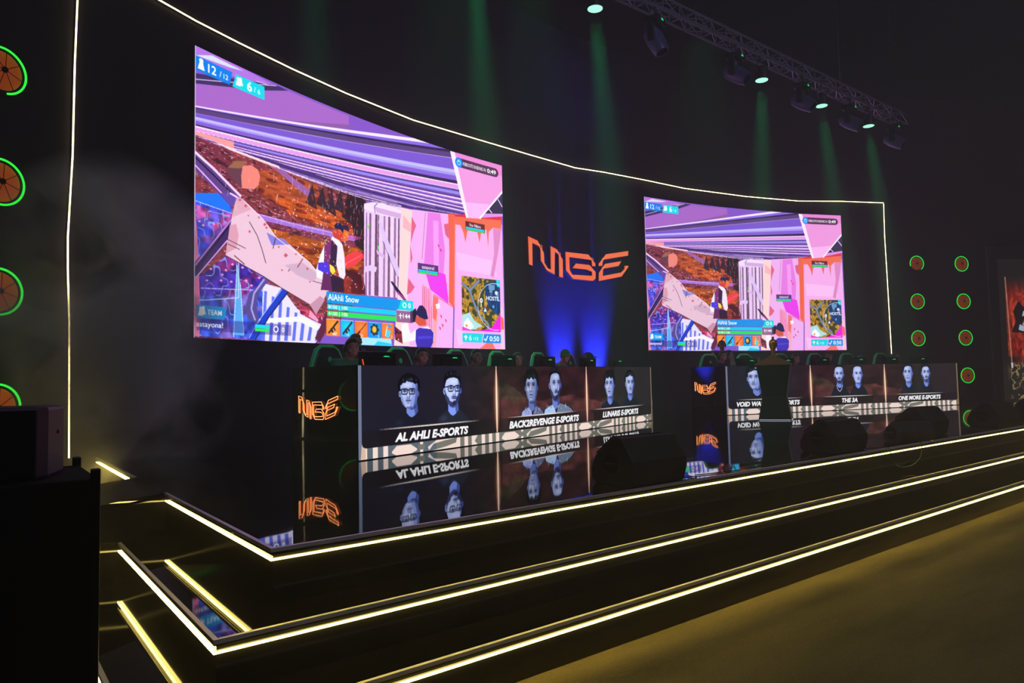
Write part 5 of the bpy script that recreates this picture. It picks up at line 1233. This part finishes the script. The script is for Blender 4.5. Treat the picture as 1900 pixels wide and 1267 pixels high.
# ------------------------------------------------------------------ wedge monitors along the front of the stage
def wedge(label, x, y, rz, L_=.60, k=1.0):
    r = empty('stage_monitor', label, 'speaker', (x, y, 0), rz, 'wedge loudspeakers along the stage front')
    pf = [(0.0, .012), (.03, 0), (.40, 0), (.445, .04), (.45, .12), (.40, .22), (.20, .375), (.15, .385), (.09, .375), (-.03, .20), (-.035, .14)]
    pf = [(a * k, z * k) for a, z in pf]
    h = L_ / 2
    b = MB(); b.prism(pf, lambda a, z, d: (d, a, z), -h, h); b.build('cabinet', M['wedge'], r, bevel=.012)
    # grille on the sloping front facing the players
    g0, g1 = Vector((0, .395 * k, .235 * k)), Vector((0, .205 * k, .378 * k)); n = Vector((0, g0.z - g1.z, 0)); nn = Vector((0, (g1.z - g0.z), (g0.y - g1.y))).normalized()
    b = MB(); q = [g0 + nn * .004, g1 + nn * .004, g1 + nn * .012, g0 + nn * .012]
    b.add([v + Vector((s * (h - .02), 0, 0)) for s in (-1, 1) for v in q], [(0, 1, 2, 3), (7, 6, 5, 4), (0, 4, 5, 1), (1, 5, 6, 2), (2, 6, 7, 3), (3, 7, 4, 0)]); b.build('grille', M['grille'], r)
    for s in (-1, 1):
        b = MB(); c0 = Vector((s * (h + .001), .21 * k, .17 * k)); rot = Matrix.Rotation(s * PI / 2, 3, 'Y')
        b.lathe([(.0, .0), (.062, .0), (.068, .006), (.074, .006), (.074, -.002)], c0, 24, rot)
        hp = b.build('handle_recess', M['matte'], r, smooth=True)
        b = MB(); b.tube([c0 + Vector((s * .006, -.06, 0)), c0 + Vector((s * .012, 0, 0)), c0 + Vector((s * .006, .06, 0))], .010, 6); b.build('handle_bar', M['black'], hp)
    for s in (-1, 1):
        b = MB(); b.bounds((s * (h - .06) - .015, .05, -.0), (s * (h - .06) + .015, .38 * k, .006)); b.build('foot', M['matte'], r)
    return r
M['wedge'] = mat('wedge_paint', (26, 22, 24), rough=.6, bump=.3, bscale=200)
wedge('big black wedge speaker nearest the stage corner, in front of the nearer desk', 4.16, 3.58, -.03, .60, .95)
wedge('black wedge speaker in front of the podium, left of the overlapping pair', 7.24, 3.64, -.03, .62, .86)
wedge('low black wedge turned away, left one of the overlapping pair', 8.72, 3.60, -.45, .48, .60)
wedge('tall black wedge, right one of the overlapping pair', 9.72, 3.78, .0, .66, .92)
wedge('black wedge speaker beside the reflected green ring', 11.85, 3.66, -.05, .70, .88)
wedge('black wedge speaker at the right edge of the view', 13.75, 3.66, -.05, .70, .95)
def cable(label, pts, r=.0045):
    sp = []
    for i in range(len(pts) - 1):
        p0, p1, p2, p3 = (Vector(pts[max(0, min(len(pts) - 1, j))]) for j in (i - 1, i, i + 1, i + 2))
        for t in np.linspace(0, 1, 7)[:-1]:
            sp.append(.5 * ((2 * p1) + (p2 - p0) * t + (2 * p0 - 5 * p1 + 4 * p2 - p3) * t * t + (-p0 + 3 * p1 - 3 * p2 + p3) * t ** 3))
    sp.append(Vector(pts[-1])); b = MB(); b.tube(sp, r, 6); o = b.build('cable', M['black'], smooth='all'); return tag(o, label, 'cable')
cable('black cable looping over the stage lip by the nearest wedge', [(4.5, 3.78, .006), (4.62, 3.66, .006), (4.58, 3.55, .008), (4.42, 3.53, .008), (4.36, 3.60, .006)])
cable('black cable hanging over the edge strip between the second wedge and the pair', [(7.55, 3.75, .006), (7.72, 3.60, .006), (7.80, 3.515, .004), (7.82, 3.50, -.10), (7.95, 3.50, -.20), (8.25, 3.50, -.23), (8.50, 3.50, -.17), (8.58, 3.50, -.06), (8.60, 3.52, .005), (8.62, 3.62, .006)])
cable('thin black cable lying along the deck behind the lip, left of the second wedge', [(6.75, 3.80, .006), (6.3, 3.62, .006), (5.7, 3.58, .006), (5.1, 3.60, .006), (4.7, 3.66, .006)])

# ------------------------------------------------------------------ black cases and loudspeaker in the left foreground
CX, CY, CT = -.62, 2.42, .535
cs = empty('speaker_stack_case', 'tall black road case in the left foreground, cut by the frame edge', 'case', (-.12, 2.75, -.75), 0)
def at0(o, r): o.location = -r.location if r.rotation_euler.z == 0 else o.location; return o
b = MB(); b.bounds((-.98, 2.52, -.75), (.325, 3.02, CT)); at0(b.build('body', M['matte'], cs, bevel=.006), cs)
b = MB(); b.bounds((-.97, 2.508, -.19), (.332, 2.52, -.16)); b.bounds((.325, 2.52, -.19), (.333, 3.0, -.16)); at0(b.build('joint_band', M['metal'], cs), cs)
for x, y in ((.315, 2.53), (.315, 3.01)):
    b = MB(); b.bounds((x - .012, y - .012, -.72), (x + .014, y + .014, CT + .03)); at0(b.build('corner_post', M['black'], cs, bevel=.004), cs)
pa = empty('loudspeaker', 'black loudspeaker with faintly purple side standing on the road case', 'speaker', (-.1, 2.95, CT), 0)
b = MB(); pf = [(-.62, 2.62), (.17, 2.62), (.20, 2.64), (.255, 2.80), (.255, 2.86), (.20, 2.95), (-.62, 2.95)]
b.prism(pf, lambda x, y, d: (x, y, d), CT, CT + .225); at0(b.build('cabinet', M['side'], pa, bevel=.012), pa)
b = MB(); b.bounds((-.60, 2.605, CT + .012), (.165, 2.622, CT + .215)); at0(b.build('grille', M['matte'], pa), pa)
b = MB(); b.lathe([(0, 0), (.006, 0), (.006, .004), (0, .004)], (.232, 2.735, CT + .14), 10, Matrix.Rotation(PI / 2, 3, 'Y')); at0(b.build('socket', M['black'], pa), pa)

M['bannerdisplay'] = disp_mat('banner_display', .8)
# ------------------------------------------------------------------ banner screen on the far right
bo = ER + TR_ * 2.95 + nR * .52; bo = Vector((bo.x, bo.y, -.75))
ban = empty('banner_screen', 'tall banner screen with red flames and the words THE 3A at the far right', 'screen', bo)
def bf(x, z, d): return TR_ * x + nR * d + Vector((0, 0, z))
BW, BH = 3.0, 4.75
b = MB(); b.prism([(0, .25), (BW, .25), (BW, BH + .60), (0, BH + .60)], bf, -.08, 0); b.build('cabinet', M['bannerframe'], ban)
def paint_banner():
    W_, H_ = 300, 480; c = Cv(W_, H_, (24, 24, 24)); X, Y = np.meshgrid(np.arange(W_) + .5, np.arange(H_) + .5)
    n = vnoise(X, Y * .35, 11, 41) * .55 + vnoise(X, Y * .6, 5, 42) * .45
    fl = np.clip((Y - 60) / 60, 0, 1) * np.clip((330 + 40 * vnoise(X, Y, 22, 43) - Y) / 30, 0, 1) * np.clip((X - 24) / 6, 0, 1)
    col = np.stack([60 + 190 * n, 8 + 95 * n ** 1.6, 8 + 55 * n ** 2], -1)
    c.a = c.a * (1 - fl[..., None]) + np.clip(col, 0, 255) * fl[..., None]
    g = vnoise(X, Y, 26, 44) * .5 + vnoise(X, Y, 10, 45) * .3 + vnoise(X, Y, 5, 46) * .2
    cl = np.clip((Y - 335) / 20, 0, 1) * np.clip(1 - np.abs(g - .55) / .09, 0, 1) * np.clip((X - 18) / 20, 0, 1); c.a = c.a * (1 - cl[..., None]) + np.array((190, 160, 100)) * cl[..., None]
    sm = np.clip((Y - 330) / 40, 0, 1)[..., None] * (.25 * g[..., None]); c.a = c.a * (1 - sm) + np.array((120, 110, 80)) * sm
    c.poly([(28, 60), (33, 60), (42, 350), (37, 350)], (200, 150, 130), .8); c.poly([(35, 345), (44, 345), (43, 362), (36, 362)], (225, 220, 215))
    c.poly([(56, 176), (80, 140), (100, 160), (150, 128), (200, 160), (232, 136), (240, 180), (262, 210), (214, 250), (150, 285), (96, 246), (44, 244), (66, 208)], (16, 12, 16), .95)
    c.text('THE', 150, 162, 18, (225, 225, 232), width=56, bold=.02, align='C')
    c.text('3A', 150, 236, 62, (190, 205, 222), width=150, bold=.045, align='C', shear=.25); c.text('3A', 150, 222, 42, (238, 244, 250), width=118, bold=.02, align='C', shear=.25, a=.7)
    return c.a
bi = paint_banner()
display('display', bi, lambda U, V: np.array(TR_) * (.30 + (BW - .5) * U)[..., None] + np.array(nR) * (.006 + 0 * U)[..., None] + np.array((0, 0, 1.)) * (BH + .22 - (BH - .3) * V)[..., None], M['bannerdisplay'], ban)
b = MB(); b.prism([(0, 0), (BW, 0), (BW, .25), (0, .25)], bf, -.5, .15); b.build('base', M['matte'], ban)

# ------------------------------------------------------------------ truss and lamps
TY, TZ, TW = 7.06, 6.66, .22
tx0, tx1 = -1.0, 17.4
tr = empty('lighting_truss', 'long box truss of aluminium tube hanging above the stage front', 'truss', (tx0, TY, TZ))
for dy in (0, TW):
    for dz in (0, TW):
        b = MB(); b.tube([(0, dy, dz), (tx1 - tx0, dy, dz)], .020, 8); b.build('chord', M['truss'], tr, smooth=True)
for nm, f in (('lattice', lambda x, t: (x, 0, TW * t)), ('lattice', lambda x, t: (x, TW, TW * t)), ('lattice', lambda x, t: (x, TW * t, 0)), ('lattice', lambda x, t: (x, TW * t, TW))):
    b = MB(); x = 0.0; k = 0
    while x < tx1 - tx0 - .3:
        b.tube([f(x, 0), f(x, 1)], .010, 5)
        b.tube([f(x, k % 2), f(x + .42, 1 - k % 2)], .010, 5); x += .42; k += 1
    b.build(nm, M['truss'], tr)
for i, x in enumerate((1.5, 8.0, 14.5, 17.0)):
    b = MB(); b.tube([(x, TY + TW / 2, TZ + TW), (x, TY + TW / 2, 11.0)], .012, 6); o = b.build('hoist_chain', M['metal'])
    tag(o, ['hoist chain holding the truss at its near end, out of frame', 'hoist chain holding the truss above the moving lamps', 'hoist chain over the three small green lamps', 'hoist chain at the dark far end of the truss'][i], 'chain', 'chains holding the truss')
def spot(name, loc, direction, color, energy, size, blend=.5, radius=.08, parent=None):
    d = bpy.data.lights.new(name, 'SPOT'); d.energy = energy; d.color = color; d.spot_size = R(size); d.spot_blend = blend; d.shadow_soft_size = radius
    o = bpy.data.objects.new(name, d); COL.objects.link(o); o.rotation_euler = Vector(direction).to_track_quat('-Z', 'Y').to_euler()
    if parent: o.parent = parent; o.location = Vector(loc) - parent.location
    else: o.location = loc
    return o
def par(x, label, y=7.07, z=6.2, tilt=(-.02, -.10, -1), power=PARW, cone=13):
    r = empty('par_lamp', label, 'stage light', (x, y, z), 0, 'green LED par lamps hanging from the truss')
    b = MB(); b.lathe([(0, .26), (.05, .26), (.10, .22), (.115, .12), (.120, .0), (.112, .0), (.108, .02), (0, .02)], seg=24); b.build('can', M['black'], r, smooth=True)
    b = MB(); b.lathe([(.0, .012), (.108, .012)], seg=24); b.build('lens', M['par'], r)
    b = MB(); b.lathe([(.100, .004), (.110, .004), (.110, -.002), (.100, -.002)], seg=28); b.build('lens_rim', M['paring'], r)
    b = MB()
    for q, (n_, rr) in enumerate(((1, 0), (6, .038), (12, .076))):
        for k in range(n_): a = 2 * PI * k / n_ + q * .2; b.lathe([(0, .0), (.011, .002), (.011, .012)], (rr * math.cos(a), rr * math.sin(a), .0), 8)
    b.build('led_cluster', M['parled'], r)
    b = MB(); b.tube([(-.135, 0, .10), (-.135, 0, .27), (-.10, 0, .32), (.10, 0, .32), (.135, 0, .27), (.135, 0, .10)], .010, 6); b.tube([(0, 0, .32), (0, 0, .47)], .018, 8); b.build('yoke', M['metal'], r)
    s = spot('par_beam', (x, y, z - .03), tilt, (0.02, 1.0, .36), power, cone, .9, .10, r)
    return r
for x, l in ((2.85, 'green par lamp out of frame above the left screen edge'), (5.0, 'green par lamp just above the frame over the left screen'), (7.145, 'largest-looking green par lamp at the top of the frame'), (11.40, 'green par lamp on the truss right of the second moving head'), (13.51, 'green par lamp on the truss, middle of the far trio'), (15.49, 'farthest and smallest green par lamp on the truss')):
    par(x, l, tilt=(-.16, -.06, -1) if 11 < x < 12 else (-.02, -.10, -1), power=PARW * (.35 if x < 3 else 1))
for x, y, l in ((6.0, 9.2, 'green par lamp high out of frame lighting the nearer players'), (8.0, 9.6, 'green par lamp high out of frame lighting the middle players'), (13.4, 9.9, 'green par lamp high in the dark lighting the farther players')):
    par(x, l, y, 9.6 if x < 10 else 10.3, (.0, -.02, -1), PLAYW, 30)
def moving_head(x, label, rz, tilt, k=1.1):
    r = empty('moving_head', label, 'stage light', (x, TY + .02, 6.49), rz, 'moving head lamps hanging from the truss')
    b = MB(); b.bounds((-.15, -.11, -.11), (.15, .11, -.02)); b.build('base', M['black'], r, bevel=.02)
    b = MB(); 
    for s in (-1, 1): b.bounds((s * .165 - .02, -.05, -.40), (s * .165 + .02, .05, -.12))
    b.bounds((-.185, -.05, -.15), (.185, .05, -.11)); yk = b.build('yoke', M['black'], r, bevel=.012)
    rot = Euler((tilt, 0, 0)).to_matrix(); b = MB()
    b.lathe([(0, -.20), (.07, -.20), (.115, -.15), (.13, -.04), (.125, .10), (.11, .20), (.10, .23), (.085, .23), (.08, .21), (0, .21)], (0, 0, -.34), 24, rot); hd = b.build('head', M['mhead'], r, smooth=True)
    b = MB(); b.lathe([(0, .215), (.078, .215)], (0, 0, -.34), 20, rot); b.build('lens', M['glossblack'], hd)
    b = MB()
    for s in (-1, 1): b.prism([(s * .05, -.02), (s * .13, -.02), (s * .09, .07)], lambda a, z, d: (a, d, z), -.02, .02)
    b.build('clamp', M['truss'], r)
    b = MB(); b.bounds((-.03, -.118, -.075), (.03, -.111, -.055)); b.build('status_display', M['rgb'], r)
    r.scale = (k,) * 3; b = MB(); b.tube([(0, 0, -.03), (0, 0, .15)], .03, 8); b.build('hanging_bracket', M['metal'], r)
    return r
moving_head(8.48, 'large moving head lamp at the top of the frame, its dome pointing down', .3, 2.7)
moving_head(10.62, 'moving head lamp tilted sideways left of a green par', .2, 2.2)
moving_head(12.80, 'moving head lamp between the two nearer small green pars', .2, 2.2)
moving_head(14.68, 'faintest moving head lamp, left of the farthest green par', .2, 2.2)
sm = moving_head(16.7, 'distant moving head lamp throwing a faint beam up to the right', .2, 2.2)
spot('pale_beam', (16.8, 7.1, 6.1), (.62, -.1, .78), (.85, .9, 1.0), BEAMW, 4, .8, .05)

# ------------------------------------------------------------------ blue floor uplights behind the players
for a, lab in ((-.72, 'blue floor uplight at the wall foot under the logo, left one'), (.42, 'blue floor uplight at the wall foot under the logo, right one')):
    q = onw(a, 0, .34); r = empty('floor_uplight', lab, 'stage light', q, 0, 'blue uplights at the wall foot')
    b = MB(); b.lathe([(.11, .10), (.12, .12), (.12, .28), (.105, .30), (.10, .285), (0, .285)], seg=20); b.build('can', M['black'], r, smooth=True)
    b = MB(); b.bounds((-.15, -.15, 0), (.15, .15, .02)); b.bounds((-.15, -.02, 0), (-.13, .02, .2)); b.bounds((.13, -.02, 0), (.15, .02, .2)); b.build('bracket', M['black'], r)
    b = MB(); b.lathe([(0, .29), (.10, .29)], seg=20); b.build('lens', M['bluelens'], r)
    n = Vector((-math.sin(a / WR), -math.cos(a / WR), 0))
    spot('uplight_beam', Vector(q) + Vector((0, 0, .31)), Vector((0, 0, 1)) - n * .32, (.02, .035, 1.0), UPW, 44, .9, .08, r)

# ------------------------------------------------------------------ unseen fill spots over the audience, added to lift the dark hall and haze
spot('front_fill', (4, -3.5, 9.5), (.10, .75, -.60), (.64, .74, 1.0), FILLW, 95, 1, .4)
spot('front_fill', (14, -3.0, 9.5), (.0, .75, -.62), (.62, .76, 1.0), FILLW * .5, 95, 1, .4)

# ------------------------------------------------------------------ haze
def haze(name, lo, hi, dens, label, noise=None, aniso=.2, col=(1, 1, 1)):
    b = MB(); b.bounds(lo, hi); m = bpy.data.materials.new(name); m.use_nodes = True; nt = m.node_tree; nt.nodes.clear()
    v = nt.nodes.new('ShaderNodeVolumeScatter'); v.inputs['Density'].default_value = dens; v.inputs['Anisotropy'].default_value = aniso; v.inputs['Color'].default_value = (*col, 1)
    o = nt.nodes.new('ShaderNodeOutputMaterial'); nt.links.new(v.outputs[0], o.inputs['Volume'])
    if noise:
        tc = nt.nodes.new('ShaderNodeTexCoord'); n = nt.nodes.new('ShaderNodeTexNoise'); n.inputs['Scale'].default_value = noise[0]; n.inputs['Detail'].default_value = 3; n.inputs['Distortion'].default_value = .6
        mr = nt.nodes.new('ShaderNodeMapRange'); mr.inputs[1].default_value = noise[1]; mr.inputs[2].default_value = noise[2]; mr.inputs[3].default_value = 0; mr.inputs[4].default_value = dens
        nt.links.new(tc.outputs['Object'], n.inputs['Vector']); nt.links.new(n.outputs['Fac'], mr.inputs[0])
        # thin the fog out towards the edges of its cloud
        ob = nt.nodes.new('ShaderNodeVectorMath'); ob.operation = 'LENGTH'; mp = nt.nodes.new('ShaderNodeMapping')
        c_ = [(lo[i] + hi[i]) / 2 for i in range(3)]; h_ = [(hi[i] - lo[i]) / 2 for i in range(3)]
        mp.inputs['Location'].default_value = tuple(-c_[i] / h_[i] for i in range(3)); mp.inputs['Scale'].default_value = tuple(1 / q for q in h_)
        nt.links.new(tc.outputs['Object'], mp.inputs[0]); nt.links.new(mp.outputs[0], ob.inputs[0])
        m2 = nt.nodes.new('ShaderNodeMapRange'); m2.inputs[1].default_value = 1.0; m2.inputs[2].default_value = .05; m2.inputs[3].default_value = 0; m2.inputs[4].default_value = 1
        nt.links.new(ob.outputs['Value'], m2.inputs[0]); mu = nt.nodes.new('ShaderNodeMath'); mu.operation = 'MULTIPLY'
        nt.links.new(mr.outputs[0], mu.inputs[0]); nt.links.new(m2.outputs[0], mu.inputs[1]); nt.links.new(mu.outputs[0], v.inputs['Density'])
    o_ = b.build(name, m); o_['kind'] = 'stuff'; tag(o_, label, 'haze'); return o_
haze('haze', (-8.9, -6.9, -.74), (33.9, 16.9, 8.6), HAZED, 'thin stage haze filling the hall over the stage')
haze('fog_cloud', (-.3, 6.5, -.7), (2.5, 10.3, 3.3), FOGD, 'patchy grey fog drifting at the left end of the stage', noise=(1.0, .46, .60), aniso=0)
